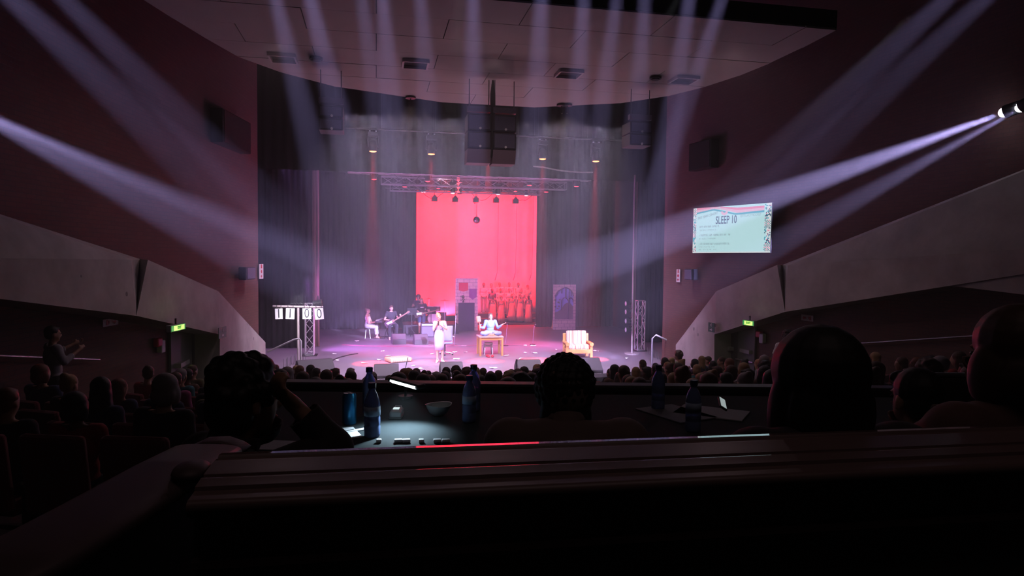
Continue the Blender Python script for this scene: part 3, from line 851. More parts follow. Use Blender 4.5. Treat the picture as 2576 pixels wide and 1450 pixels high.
# the small lines are too blurred to read in the photo: rows of tiny letter strokes of the same length and height
random.seed(19)
for vv, w_, mm, hh in ((.42, .27, M_S5, .020), (.495, .23, M_S6, .014), (.61, .42, M_S5, .020), (.685, .23, M_S6, .014), (.80, .42, M_S5, .020), (.865, .22, M_S6, .012), (.925, .24, M_S6, .012)):
    bm = B(); u = .095
    while u < .095 + w_:
        for du, dv, ww, h2 in ((0, -hh, .0022, 2 * hh), (.0022, random.choice((-hh, 0, hh * .7)), .004, hh * .35), (.0060, -hh, .0018, random.choice((hh, 2 * hh)))):
            if random.random() < .85: sq(bm, u + du, vv + dv, u + du + ww, vv + dv + h2, .004)
        u += .0105 if random.random() < .85 else .022
    obj('slide_text_line', bm, mm, scr)['kind'] = 'stuff'
random.seed(8)
cols = [B() for _ in range(4)]
for side, u0, u1, nu in ((0, .003, .047, 4), (1, .928, .997, 6)):
    nv = 42
    for j in range(nv):
        for i in range(nu):
            blk = (j // 7 + side) % 3
            on_ = (i + j) % 2 == 0 if blk == 0 else random.random() < .45
            if not on_: continue
            k = random.choice([0, 1, 2, 2]) if blk == 0 else random.choice([0, 0, 1, 3, 3])
            if blk == 1 and side == 0: k = 3
            sq(cols[k], u0 + (u1 - u0) * i / nu, .02 + .95 * j / nv, u0 + (u1 - u0) * (i + 1) / nu, .02 + .95 * (j + 1) / nv, .004)
for bmx, mm in zip(cols, (M_S3, M_S1, M_S5, M_S2)):
    o = obj('slide_border_pattern', bmx, mm, scr); o['kind'] = 'stuff'

# signs
M_SGW = mat('sign_white', (.80, .78, .76), .5); M_SGR = mat('sign_red', (.55, .02, .03), .5); M_SGG = mat('sign_green', (.02, .16, .08), .5)
M_EXW = mat('exit_glow', (.3, .4, .1), .5, emit=(.62, .9, .22), es=1.3); M_EXG = mat('exit_green', (.02, .25, .08), .5, emit=(.03, .30, .08), es=.8)
M_EXT = mat('exit_letters', (.03, .2, .05), .5, emit=(.05, .22, .04), es=.5)
def flat_arrow(bm, c, s, d, z, up=False):
    cx, cy_ = c
    pts = [(-.5, .16), (.05, .16), (.05, .42), (.5, 0), (.05, -.42), (.05, -.16), (-.5, -.16)]
    if d < 0: pts = [(-x, y) for x, y in pts][::-1]
    prism(bm, [(cx + x * s, cy_ + y * s, z) for x, y in pts], (0, 0, .004))
def fire_sign(side, x0, y0, x1, y1, vertical, d, label):
    off = .06
    t = wall_thing('fire_sign', label, 'sign', side, (x0 + x1) / 2, (y0 + y1) / 2, off)
    w_, h_ = sizes(side, x0, y0, x1, y1, off)
    if vertical: w_ = max(w_, h_ * .30)
    bm = B(); box(bm, (0, 0, 0), (w_, h_, .015)); obj('plate', bm, M_SGW, t)
    bm = B()
    if vertical:
        box(bm, (0, h_ * .33, .012), (w_ * .25, h_ * .22, .006)); cyl(bm, (0, h_ * .0, .008), (0, 0, .014), min(w_ * .32, h_ * .11), seg=16); flat_arrow(bm, (0, -h_ * .32), min(w_ * .8, h_ * .26), d, .008)
        box(bm, (0, h_ * .46, .012), (w_ * .14, h_ * .04, .006))
    else:
        flat_arrow(bm, (d * w_ * .24, 0), h_ * .75, d, .008)
        box(bm, (-d * w_ * .26, -h_ * .05, .012), (w_ * .13, h_ * .55, .006)); box(bm, (-d * w_ * .26, h_ * .32, .012), (w_ * .06, h_ * .1, .006)); box(bm, (-d * w_ * .14, h_ * .05, .012), (w_ * .04, h_ * .4, .006))
    obj('symbols', bm, M_SGR, t)
    return t
fire_sign('L', 259, 802, 297, 820, False, 1, 'white and red fire equipment arrow sign left of the lit exit sign')
fire_sign('R', 2016, 793, 2046, 808, False, -1, 'white and red fire equipment arrow sign above the standing audience member')
fire_sign('L', 652, 665, 662, 702, True, 1, 'tall white and red fire sign at the left proscenium edge')
fire_sign('R', 1702, 678, 1711, 710, True, -1, 'tall white and red fire sign at the right proscenium edge')
def exit_sign(side, x0, y0, x1, y1, label):
    off = 1.0
    t = wall_thing('exit_sign', label, 'sign', side, (x0 + x1) / 2, (y0 + y1) / 2, off)
    w_, h_ = sizes(side, x0, y0, x1, y1, off); 
    bm = B(); bbox(bm, (0, 0, -.03), (w_, h_, .09), .01); obj('housing', bm, mat('exit_box', (.35, .38, .33), .5), t)
    bm = B(); box(bm, (0, 0, .018), (w_ * .94, h_ * .82, .008)); obj('green_panel', bm, M_EXG, t)
    bm = B(); box(bm, (w_ * .03, 0, .024), (w_ * .70, h_ * .70, .008)); obj('lit_panel', bm, M_EXW, t)
    me = text_mesh('EXIT', h_ * .55, .002, 'CENTER', .004); o = meshobj('letters', me, M_EXT, t); o.location = (w_ * .03, 0, .030)
    bm = B(); box(bm, (0, h_ * .5 + .05, -.03), (.03, .12, .03)); obj('bracket', bm, M_MET, t)
    p = t.location + (NL if side == 'L' else NR) * .12 + V((0, 0, -.05))
    l = bpy.data.lights.new('exit_glow', 'POINT'); l.energy = 1.1; l.color = (.75, 1.0, .3); l.shadow_soft_size = .08
    lo = bpy.data.objects.new('exit_glow', l); COL.objects.link(lo); lo.location = p + V((0, 0, .0))
exit_sign('L', 428, 816, 465, 833, 'glowing yellow-green exit sign over the left door')
exit_sign('R', 1869, 806, 1898, 820, 'glowing yellow-green exit sign over the right door')
def run_sign(side, x0, y0, x1, y1, d, label):
    off = .80
    t = wall_thing('escape_sign', label, 'sign', side, (x0 + x1) / 2, (y0 + y1) / 2, off)
    w_, h_ = sizes(side, x0, y0, x1, y1, off); w_ = max(w_, h_ * .42)
    for s in (1, -1):
        bm = B(); box(bm, (0, s * h_ * .25, 0), (w_, h_ * .48, .014)); obj('green_plate', bm, M_SGG, t)
    bm = B()
    r = h_ * .25
    cyl(bm, (d * .12 * r, r + .62 * r, .008), (d * .12 * r, r + .62 * r, .012), r * .16, seg=10)
    def limb(x0_, y0_, x1_, y1_, w2): 
        a, b = V((d * x0_ * r, r + y0_ * r, .010)), V((d * x1_ * r, r + y1_ * r, .010)); cyl(bm, a, b, w2 * r, seg=6)
    w_ = min(w_, h_ * .5)
    limb(0, .35, -.15, -.1, .13); limb(-.15, -.1, .3, -.25, .09); limb(.3, -.25, .25, -.65, .08); limb(-.15, -.1, -.35, -.5, .09); limb(-.35, -.5, -.7, -.55, .08)
    limb(0, .35, .45, .15, .07); limb(0, .35, -.4, .25, .07); limb(-.4, .25, -.6, -.05, .06)
    flat_arrow(bm, (0, -h_ * .25), w_ * .8, d, .008)
    obj('running_figure_and_arrow', bm, M_SGW, t)
run_sign('L', 550, 823, 569, 851, -1, 'green running-figure and arrow sign beside the left door')
run_sign('R', 1782, 812, 1797, 836, 1, 'green running-figure and arrow sign beside the right door')
# doors
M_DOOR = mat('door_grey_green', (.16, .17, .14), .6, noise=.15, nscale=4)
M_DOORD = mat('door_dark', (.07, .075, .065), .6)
def door(name, side, xa, xm, xb, ytop, dark_first):
    off = .03
    on = onL if side == 'L' else onR; N_ = NL if side == 'L' else NR
    zt = on((xa + xb) / 2, ytop, off).z
    t = thing(name, None, None, (0, 0, 0)); t['kind'] = 'structure'
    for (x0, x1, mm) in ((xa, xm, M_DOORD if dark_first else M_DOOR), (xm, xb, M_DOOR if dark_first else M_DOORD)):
        a = on(x0, 900, off); b = on(x1, 900, off); zz = rake(*a.xy) 
        a.z = b.z = zz - .3
        u = (b - a).normalized()
        bm = B(); prism(bm, [a + u * .01, b - u * .01, V((b.x, b.y, zt)) - u * .01, V((a.x, a.y, zt)) + u * .01], N_ * .05)
        leaf = obj('door_leaf', bm, mm, t)
        if mm is M_DOOR or True:
            c = (a + b) / 2; c.z = zz + 1.0
            bm = B(); cyl(bm, c - u * .35 + N_ * .10, c + u * .35 + N_ * .10, .02, seg=8); box(bm, c + N_ * .075 - u * .3, (.03, .03, .03)); box(bm, c + N_ * .075 + u * .3, (.03, .03, .03)); obj('push_bar', bm, M_ALU, leaf)
            bm = B(); cc = V(c); cc.z = zt - .75; box(bm, cc + N_ * .055, ((b - a).length * .7 * abs(u.x) + .01, (b - a).length * .7 * abs(u.y) + .01, .10)); obj('notice_strip', bm, mat('notice', (.45, .45, .42), .6), leaf)
    return t
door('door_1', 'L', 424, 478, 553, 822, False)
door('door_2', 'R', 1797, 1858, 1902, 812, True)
# fire hose reels / dispensers beside each door
for side, px, py, s in (('L', 405, 872, 'left'), ('R', 1918, 852, 'right')):
    t = wall_thing('wall_dispenser', 'small pale dispenser on the brick wall beside the %s door' % s, 'dispenser', side, px, py, .08)
    bm = B(); bbox(bm, (0, 0, 0), (.16, .26, .12), .02); obj('body', bm, mat('dispenser_white', (.6, .56, .6), .5), t)
    bm = B(); bbox(bm, (-.12, .10, 0), (.2, .18, .12), .03); obj('red_box', bm, M_SGR, t)
# wall loudspeakers
for side, x0, y0, x1, y1, s in (('L', 560, 292, 630, 374, 'high on the left brick wall'), ('R', 1734, 356, 1789, 426, 'above the projection screen on the right wall')):
    t = wall_thing('wall_speaker', 'large black square loudspeaker ' + s, 'loudspeaker', side, (x0 + x1) / 2, (y0 + y1) / 2, .3)
    w_, h_ = sizes(side, x0, y0, x1, y1, .3)
    bm = B(); bbox(bm, (0, 0, -.12), (w_, h_, .3), .02); obj('cabinet', bm, M_VOID, t)
    bm = B(); box(bm, (0, 0, .035), (w_ * .92, h_ * .92, .02)); obj('grille', bm, M_VOID, t)
for side, x0, y0, x1, y1, s in (('L', 617, 672, 641, 704, 'beside the left proscenium fire sign'), ('R', 1723, 677, 1743, 705, 'below the projection screen')):
    t = wall_thing('small_wall_speaker', 'small dark bracketed loudspeaker ' + s, 'loudspeaker', side, (x0 + x1) / 2, (y0 + y1) / 2, .3)
    w_, h_ = sizes(side, x0, y0, x1, y1, .3)
    bm = B(); bbox(bm, (0, 0, -.08), (w_, h_, .22), .03); obj('cabinet', bm, M_SPK, t)
    bm = B(); cyl(bm, (0, 0, -.3), (0, 0, -.18), .03); obj('bracket', bm, M_MET, t)
    bm = B(); bbox(bm, (0, 0, .035), (w_ * .85, h_ * .85, .02), .01); obj('grille', bm, M_GRL, t)
# handrail strips low on the side walls
for side, x0, y0, x1, y1, s in (('L', -60, 893, 250, 905, 'left'), ('R', 2100, 868, 2560, 838, 'right')):
    on = onL if side == 'L' else onR
    bm = B(); a, b = on(x0, y0, .12), on(x1, y1, .12)
    cyl(bm, a, b, .02, seg=8)
    N_ = NL if side == 'L' else NR
    for k in range(5):
        p = a.lerp(b, (k + .5) / 5); cyl(bm, p, p - N_ * .11, .01, seg=6)
    tag(obj('handrail', bm, M_ALU), 'thin metal handrail along the %s side wall behind the seats' % s, 'handrail')
# visible side lamps on the right wall
for k, (nm2, loc, aim) in enumerate([l for l in LAMPS if l[0] == 'side'][6:8]):
    d = (aim - loc).normalized()
    t = thing('beam_light', 'bright white beam lamp high on the right wall, ' + ('lower of the pair' if k == 0 else 'upper of the pair'), 'stage light', loc - d * .12)
    t.rotation_euler = d.to_track_quat('Z', 'Y').to_euler()
    bm = B(); lathe(bm, [(0, -.35), (.07, -.34), (.11, -.25), (.12, -.02), (.10, .0)], 18); obj('barrel', bm, M_BLKP, t, True)
    bm = B(); bmesh.ops.create_uvsphere(bm, u_segments=16, v_segments=10, radius=.085); obj('lens', bm, mat('beam_lens', (1, 1, 1), .3, emit=(.9, .85, 1.0), es=14), t, True)
    bm = B(); tube(bm, [(-.15, 0, -.15), (-.17, 0, -.4), (0, 0, -.5), (.17, 0, -.4), (.15, 0, -.15)], .012, 6); obj('yoke', bm, M_MET, t)
# ------------------------------------------------------------------ people
import numpy as np
def skin_mat(n, c): return mat(n, c, .55, noise=.06, nscale=12)
SK_L = skin_mat('skin_fair', (.50, .29, .20)); SK_M = skin_mat('skin_tan', (.42, .24, .16)); SK_D = skin_mat('skin_dark', (.13, .065, .045))
HR = {'black': mat('hair_black', (.012, .009, .008), .55), 'brown': mat('hair_brown', (.07, .035, .02), .55), 'auburn': mat('hair_auburn', (.16, .055, .025), .55),
      'blond': mat('hair_blond', (.36, .22, .10), .55), 'grey': mat('hair_grey', (.30, .27, .27), .6)}
M_EYE = mat('eye_dark', (.02, .015, .015), .25); M_LIP = mat('lip', (.42, .13, .12), .5)

def remesh(bm, vox, smooth=3):
    me = bpy.data.meshes.new('tmp'); bm.to_mesh(me); bm.free()
    o = bpy.data.objects.new('tmp', me)
    r = o.modifiers.new('r', 'REMESH'); r.mode = 'VOXEL'; r.voxel_size = vox
    if smooth:
        s = o.modifiers.new('s', 'SMOOTH'); s.iterations = smooth; s.factor = .5
    m2 = evaluate(o); bpy.data.meshes.remove(me)
    m2.polygons.foreach_set('use_smooth', [True] * len(m2.polygons))
    return m2

def cap(bm, a, b, r1, r2, seg=12):
    a, b = V(a), V(b)
    cyl(bm, a, b, r1, r2, seg); ell(bm, a, (r1,) * 3, seg=seg, rings=8); ell(bm, b, (r2,) * 3, seg=seg, rings=8)

# standing reference joints for a 1.70 m adult facing -Y, x<0 is the figure's right
def base_joints():
    J = dict(pel=(0, 0, .95), waist=(0, 0, 1.08), chest=(0, 0, 1.26), neck=(0, .015, 1.43), head=(0, -.005, 1.575))
    for s, k in ((-1, 'R'), (1, 'L')):
        J['sh' + k] = (s * .175, 0, 1.385); J['el' + k] = (s * .215, .02, 1.12); J['wr' + k] = (s * .23, -.03, .88)
        J['hp' + k] = (s * .09, 0, .91); J['kn' + k] = (s * .10, -.01, .49); J['an' + k] = (s * .10, .02, .08)
    return {k: V(v) for k, v in J.items()}
def hand(bm, wr, d, palm_n, side, curl=.6, sc=1.0):
    """wrist point, pointing direction, palm normal; four fingers of different length and a thumb from the side"""
    d = V(d).normalized(); n = V(palm_n); n = (n - d * n.dot(d)).normalized(); x = d.cross(n) * side
    R_ = Matrix(((x.x, d.x, n.x), (x.y, d.y, n.y), (x.z, d.z, n.z)))
    def P(a, b, c): return wr + R_ @ (V((a, b, c)) * sc)
    cap(bm, P(0, -.01, 0), P(0, .03, 0), .024 * sc, .026 * sc, 8)
    ell(bm, P(0, .050, 0), (.040 * sc, .045 * sc, .017 * sc), R_, 10, 8)
    for i, (fx, L) in enumerate(((-.030, .062), (-.010, .074), (.011, .068), (.031, .052))):
        p = P(fx, .085, 0); a = 0
        q0 = V((fx, .082, 0)); ang = curl * .35
        for seg_ in (.45, .32, .23):
            q1 = q0 + V((fx * .06, math.cos(ang), math.sin(ang))) * L * seg_
            cap(bm, P(*q0), P(*q1), .0095 * sc, .0085 * sc, 6)
            q0 = q1; ang += curl * .9
    t0 = V((-.034, .030, .004)); t1 = V((-.062, .060, .014)); t2 = V((-.066, .092, .020 + .015 * curl))
    cap(bm, P(*t0), P(*t1), .012 * sc, .011 * sc, 6); cap(bm, P(*t1), P(*t2), .0105 * sc, .009 * sc, 6)

def build_body(J, slim=1.0, vox=.013, hands=None, head_rot=None, feet=True, face=True, detail=True, footdir=None):
    bm = B(); s = slim
    up = (J['neck'] - J['pel']).normalized()
    xs = (J['shL'] - J['shR']).normalized()
    yf_ = up.cross(xs).normalized()      # backwards... +Y for a figure facing -Y
    T = Matrix(((xs.x, yf_.x, up.x), (xs.y, yf_.y, up.y), (xs.z, yf_.z, up.z)))
    hx = (J['hpL'] - J['hpR']).normalized()
    ell(bm, J['pel'], (.150 * s, .105 * s, .115), T, 16, 10)
    ell(bm, J['waist'], (.125 * s, .092 * s, .13), T, 16, 10)
    ell(bm, J['chest'], (.158 * s, .108 * s, .165), T, 16, 10)
    ell(bm, J['chest'] + up * .08, (.165 * s, .085 * s, .075), T, 16, 8)
    cap(bm, J['shL'] - xs * .02, J['shR'] + xs * .02, .052 * s, .052 * s)
    cap(bm, J['neck'] - up * .05, J['head'] - (J['head'] - J['neck']) * .25, .052, .048)
    for k, sd in (('R', -1), ('L', 1)):
        ell(bm, J['sh' + k], (.058 * s,) * 3)
        cap(bm, J['sh' + k], J['el' + k], .047 * s, .036 * s); cap(bm, J['el' + k], J['wr' + k], .037 * s, .025 * s)
        cap(bm, J['hp' + k], J['kn' + k], .083 * s, .055 * s); cap(bm, J['kn' + k], J['an' + k], .054 * s, .036 * s)
        mid = J['kn' + k].lerp(J['an' + k], .28); ell(bm, mid + V((0, .012, 0)), (.052 * s, .055 * s, .10))
        if hands and k in hands:
            hd, pn, cu = hands[k]; hand(bm, J['wr' + k], hd, pn, sd, cu)
        else:
            dd = (J['wr' + k] - J['el' + k]).normalized(); hand(bm, J['wr' + k], dd, V((-sd, 0, 0)) if abs(dd.x) < .9 else V((0, 0, -1)), sd, .5)
        if feet:
            fd = V((footdir or {}).get(k, (sd * .25, -1, 0))).normalized()
            a = J['an' + k] + V((0, 0, -.035)) - fd * .035; b = a + fd * .20 + V((0, 0, -.022))
            cap(bm, a, a.lerp(b, .55), .036, .034, 10); cap(bm, a.lerp(b, .55), b, .034, .024, 10)
    # head with brow, nose, jaw, ears
    hr_ = head_rot or Matrix.Identity(3)
    H = J['head']
    def hp(x, y, z): return H + hr_ @ V((x, y, z))
    ell(bm, hp(0, .012, .035), (.073, .092, .088), hr_, 18, 12)
    ell(bm, hp(0, -.022, -.025), (.058, .066, .085), hr_, 16, 12)
    ell(bm, hp(0, -.055, -.085), (.028, .025, .022), hr_, 10, 8)
    if face:
        ell(bm, hp(0, -.098, -.018), (.014, .022, .013), hr_, 8, 6); cap(bm, hp(0, -.086, .018), hp(0, -.104, -.014), .008, .011, 6)
        cap(bm, hp(-.034, -.080, .026), hp(.034, -.080, .026), .011, .011, 6)
    for sx in (-1, 1): ell(bm, hp(sx * .076, .012, -.008), (.011, .020, .030), hr_, 8, 6)
    return remesh(bm, vox, 2)

BONES = [('torso', 'pel', 'waist'), ('torso', 'waist', 'chest'), ('torso', 'chest', 'neck'), ('torso', 'shR', 'shL'), ('head', 'neck', 'head'),
         ('uaR', 'shR', 'elR'), ('faR', 'elR', 'wrR'), ('uaL', 'shL', 'elL'), ('faL', 'elL', 'wrL'),
         ('thR', 'hpR', 'knR'), ('caR', 'knR', 'anR'), ('thL', 'hpL', 'knL'), ('caL', 'knL', 'anL')]
RAD = dict(torso=.13, head=.075, ua=.045, fa=.032, th=.08, ca=.05)
def label_verts(me, J):
    n = len(me.vertices); co = np.empty(n * 3); me.vertices.foreach_get('co', co); co = co.reshape(n, 3)
    best = np.full(n, 9e9); lab = np.zeros(n, int); tt = np.zeros(n)
    for i, (nm, a, b) in enumerate(BONES):
        A, Bq = np.array(J[a]), np.array(J[b]); d = Bq - A
        t = np.clip(((co - A) @ d) / (d @ d), 0, 1.0 if nm[:2] not in ('fa', 'ca') else 1.6)
        if nm == 'head': t = ((co - A) @ d) / (d @ d); tcl = np.clip(t, .25, 1.4)
        else: tcl = np.clip(t, 0, 1) if nm[:2] not in ('fa', 'ca') else t
        dist = np.linalg.norm(co - (A + tcl[:, None] * d), axis=1) / RAD.get(nm if nm in RAD else nm[:2], .1)
        if a == 'shR' and b == 'shL': dist = np.linalg.norm(co - (A + tcl[:, None] * d), axis=1) / .06
        m_ = dist < best; best[m_] = dist[m_]; lab[m_] = i; tt[m_] = t[m_]
    return co, lab, tt
def garment(name, me, J, rule, off, m, parent, puff=0.0, zmin=None, zmax=None, vneck=0.0, smooth=2):
    """cloth that follows the body: faces whose vertices pass rule(part, t, co) are copied and pushed outward"""
    co, lab, tt = label_verts(me, J)
    n = len(co); nm = [b[0] for b in BONES]
    ok = np.array([rule(nm[lab[i]], tt[i], co[i], BONES[lab[i]]) for i in range(n)])
    nor = np.empty(n * 3); me.vertices.foreach_get('normal', nor); nor = nor.reshape(n, 3)
    bm = B(); vm = {}
    for p in me.polygons:
        if all(ok[v] for v in p.vertices):
            vl = []
            for v in p.vertices:
                if v not in vm: vm[v] = bm.verts.new(co[v] + nor[v] * (off + puff * (0.5 + .5 * math.sin(co[v][2] * 31 + co[v][0] * 23))))
                vl.append(vm[v])
            bm.faces.new(vl)
    for _ in range(smooth): bmesh.ops.smooth_vert(bm, verts=bm.verts[:], factor=.5, use_axis_x=True, use_axis_y=True, use_axis_z=True)
    o = obj(name, bm, m, parent, True)
    sm = o.modifiers.new('s', 'SOLIDIFY'); sm.thickness = .006
    return o
def lower_loft(name, rings, m, parent, seg=28, folds=0, fold_amp=.0):
    """skirt or gown: rings of (centre, rx, ry) from top to hem"""
    bm = B(); R_ = []
    for i, (c, a, b) in enumerate(rings):
        t = i / (len(rings) - 1); row = []
        for k in range(seg):
            th = 2 * PI * k / seg; f = 1 + fold_amp * t * math.sin(folds * th)
            row.append(bm.verts.new(V(c) + V((a * f * math.cos(th), b * f * math.sin(th), 0))))
        R_.append(row)
    for a, b in zip(R_, R_[1:]):
        for k in range(seg): bm.faces.new((a[k], b[k], b[(k + 1) % seg], a[(k + 1) % seg]))
    bm.faces.new(R_[0])
    o = obj(name, bm, m, parent, True)
    s = o.modifiers.new('s', 'SOLIDIFY'); s.thickness = .008
    return o
def hair_mesh(style, H, hr_, vox=.011, seed=1, sc=1.0):
    rnd = random.Random(seed); bm = B()
    def hp(x, y, z): return H + hr_ @ (V((x, y, z)) * sc)
    E = lambda x, y, z, a, b, c: ell(bm, hp(x, y, z), (a * sc, b * sc, c * sc), hr_, 14, 10)
    if style in ('short', 'crop'):
        k = 1.0 if style == 'short' else .93
        E(0, .024, .052, .083 * k, .096 * k, .083 * k); E(0, .052, .005, .074 * k, .062 * k, .075 * k)
        if style == 'short': E(.01, -.055, .085, .055, .032, .026)
    elif style == 'long':
        E(0, .022, .045, .088, .100, .090); E(0, .060, -.03, .086, .055, .10); E(0, .068, -.14, .092, .042, .13); E(0, .065, -.23, .078, .034, .10)
        for s in (-1, 1): E(s * .068, .01, -.05, .026, .040, .09); E(s * .075, .02, -.15, .026, .035, .10)
    elif style == 'bob':
        E(0, .022, .045, .090, .102, .090); E(0, .055, -.03, .092, .062, .085)
        for s in (-1, 1): E(s * .072, .0, -.035, .028, .050, .075)
    elif style == 'bun':
        E(0, .020, .048, .083, .096, .084); E(0, .045, .0, .076, .066, .07); E(0, .075, .115, .045, .045, .040)
    elif style == 'ponytail':
        E(0, .020, .048, .083, .096, .084); E(0, .045, .0, .076, .066, .07); E(0, .12, .04, .030, .035, .035); E(0, .14, -.06, .028, .028, .09)
    elif style == 'curly':
        E(0, .022, .05, .10, .112, .10); E(0, .055, -.02, .10, .075, .09)
        for _ in range(70):
            th = rnd.uniform(0, 2 * PI); ph = rnd.uniform(-.3, 1.3)
            x, y, z = math.cos(th) * math.cos(ph), math.sin(th) * math.cos(ph), math.sin(ph)
            if y < -.45 and z < .55: continue
            r = rnd.uniform(.018, .03); E(x * .10, .022 + y * .11, .04 + z * .10, r, r, r)
    elif style == 'cap':
        E(0, .020, .050, .090, .105, .086); E(0, .045, .01, .078, .070, .06)
    me = remesh(bm, vox, 1)
    return me
def add_head_bits(me_parent, H, hr_, skin_dark=False):
    """eyes and mouth as small children of the person"""
    def hp(x, y, z): return H + hr_ @ V((x, y, z))
    for s in (-1, 1):
        bm = B(); ell(bm, hp(s * .028, -.083, .006), (.011, .007, .006), hr_, 8, 6); obj('eye', bm, M_EYE, me_parent, True)
    bm = B(); ell(bm, hp(0, -.086, -.052), (.020, .008, .006), hr_, 8, 6); obj('mouth', bm, M_LIP, me_parent, True)
def figure(label, loc, rotz, J, skin, hair=None, haircol='brown', head_rot=None, scale=1.0, group=None, seed=1, vox=.013, slim=1.0, **kw):
    me = build_body(J, slim=slim, vox=vox, head_rot=head_rot, **kw)
    t = thing('person', label, 'person', loc, rotz, group); t.scale = (scale,) * 3
    meshobj('body', me, skin, t)
    hr_ = head_rot or Matrix.Identity(3)
    if hair: meshobj('hair', hair_mesh(hair, J['head'], hr_, seed=seed), HR[haircol], t)
    add_head_bits(t, J['head'], hr_)
    return t, me
is_t = lambda p: p == 'torso'
def rule_shirt(sleeve=.55, neck=1.42, low=-9, vn=0, top=.98):
    def f(p, t, c, b):
        if p == 'torso':
            if vn and c[2] > neck - vn - .02 and c[1] < 0 and abs(c[0]) < (c[2] - (neck - vn)) * .55: return False
            return c[2] > low and not (b[1] == 'chest' and t > top)
        if p[:2] == 'ua': return t < sleeve
        if p[:2] == 'fa': return sleeve > 1 and t < sleeve - 1
        return p == 'head' and t < .0
    return f
def rule_pants(length=1.9, high=9):
    def f(p, t, c, b):
        if p == 'torso': return (b[1] == 'pel' and t < .75)
        if p[:2] == 'th': return length >= 1 or t < length
        if p[:2] == 'ca': return length > 1 and t < length - 1
        return False
    return f
# ------------------------------------------------------------------ stage people
def C(n, c, r=.85, **k): return mat('cloth_' + n, c, r, noise=.10, nscale=14, sheen=.1, **k)
CB = C('black', (.02, .02, .025)); CW = C('white', (.80, .78, .80)); CLAV = C('lavender_white', (.46, .38, .56)); CBLUE = C('pale_blue', (.13, .22, .60)); CPBL = C('soft_white_blue', (.28, .34, .66))
CGREY = C('grey', (.32, .31, .33)); CPINK = C('pale_rose', (.70, .58, .60)); CGOWN = C('cream_gown', (.62, .55, .52)); CGN = C('sage', (.35, .42, .36)); CRED = C('red', (.35, .03, .03))
CNAVY = C('navy', (.03, .04, .10)); CBR = C('brown', (.12, .07, .05)); CTEAL = C('teal', (.05, .22, .26)); CMAG = C('magenta', (.40, .08, .22)); CYEL = C('mustard', (.45, .30, .08)); CSH = C('shoe_white', (.85, .82, .85))
CPURP = C('plum', (.16, .08, .2)); COLV = C('olive', (.14, .14, .07))

# woman in the pale dress, singing, hands at her mouth, head tilted to her right
J = base_joints()
J['head'] = V((-.035, -.045, 1.57)); J['shR'] = V((-.165, 0, 1.385))
J['elR'] = V((-.215, -.07, 1.12)); J['wrR'] = V((-.13, -.20, 1.34)); J['elL'] = V((.25, -.05, 1.13)); J['wrL'] = V((-.055, -.20, 1.33))
J['anL'] = V((.115, .01, .08)); J['anR'] = V((-.075, .0, .08)); J['knL'] = V((.09, -.02, .49)); J['knR'] = V((-.075, -.02, .49))
hr1 = ry(-.28) @ rx(.10)
singer, me = figure('woman in a pale knee-length dress singing with both hands raised to her mouth', P1, .1, J, SK_L, 'bun', 'blond', hr1, 1.0, slim=.95,
     hands={'R': ((.3, -.1, .9), (.9, 0, 0), 1.3), 'L': ((-.6, 0, .8), (0, 1, .2), 1.2)}, vox=.012, footdir={'R': (-.35, -1, 0), 'L': (.15, -1, 0)})
garment('dress_bodice', me, J, lambda p, t, c, b: (p == 'torso' and c[2] < 1.40) or (p[:2] == 'ua' and t < .9) , .010, CLAV, singer)
lower_loft('dress_skirt', [((0, 0, 1.12), .135, .110), ((0, 0, 1.02), .165, .130), ((0, 0, .92), .178, .142), ((0, 0, .75), .176, .138), ((0, 0, .60), .165, .128), ((0, 0, .43), .155, .120)], CLAV, singer)
bm = B(); tube(bm, [V((.0, -.135, 1.16)), V((.10, -.13, 1.10)), V((.175, -.02, 1.16)), V((.19, .04, 1.25))], [.01, .012, .012, .008], 6)
bmesh.ops.scale(bm, vec=(1, 1, 1.0), verts=bm.verts[:]); obj('waist_bag_strap', bm, CBR, singer, True)
for k, sx in (('R', -1), ('L', 1)):
    fd = V({'R': (-.35, -1, 0), 'L': (.15, -1, 0)}[k]).normalized(); a = J['an' + k] + V((0, 0, -.04)) - fd * .04
    bm = B(); cap(bm, a + V((0, 0, .005)), a + fd * .09, .043, .041, 12); cap(bm, a + fd * .09, a + fd * .21 + V((0, 0, -.015)), .041, .028, 12); cyl(bm, a + V((0, 0, .0)), a + V((0, 0, .10)), .045, .043, 12)
    meshobj('ankle_boot', remesh(bm, .012, 1), CSH, singer)
bm = B(); cyl(bm, (-.095, -.265, 1.42), (-.085, -.225, 1.27), .014, seg=10); ell(bm, (-.097, -.275, 1.44), (.024, .024, .026), seg=10, rings=8)
tag(obj('microphone', bm, M_MET, loc=P1), 'small dark handheld microphone in the singing woman\'s hands', 'microphone').rotation_euler = (0, 0, .1)

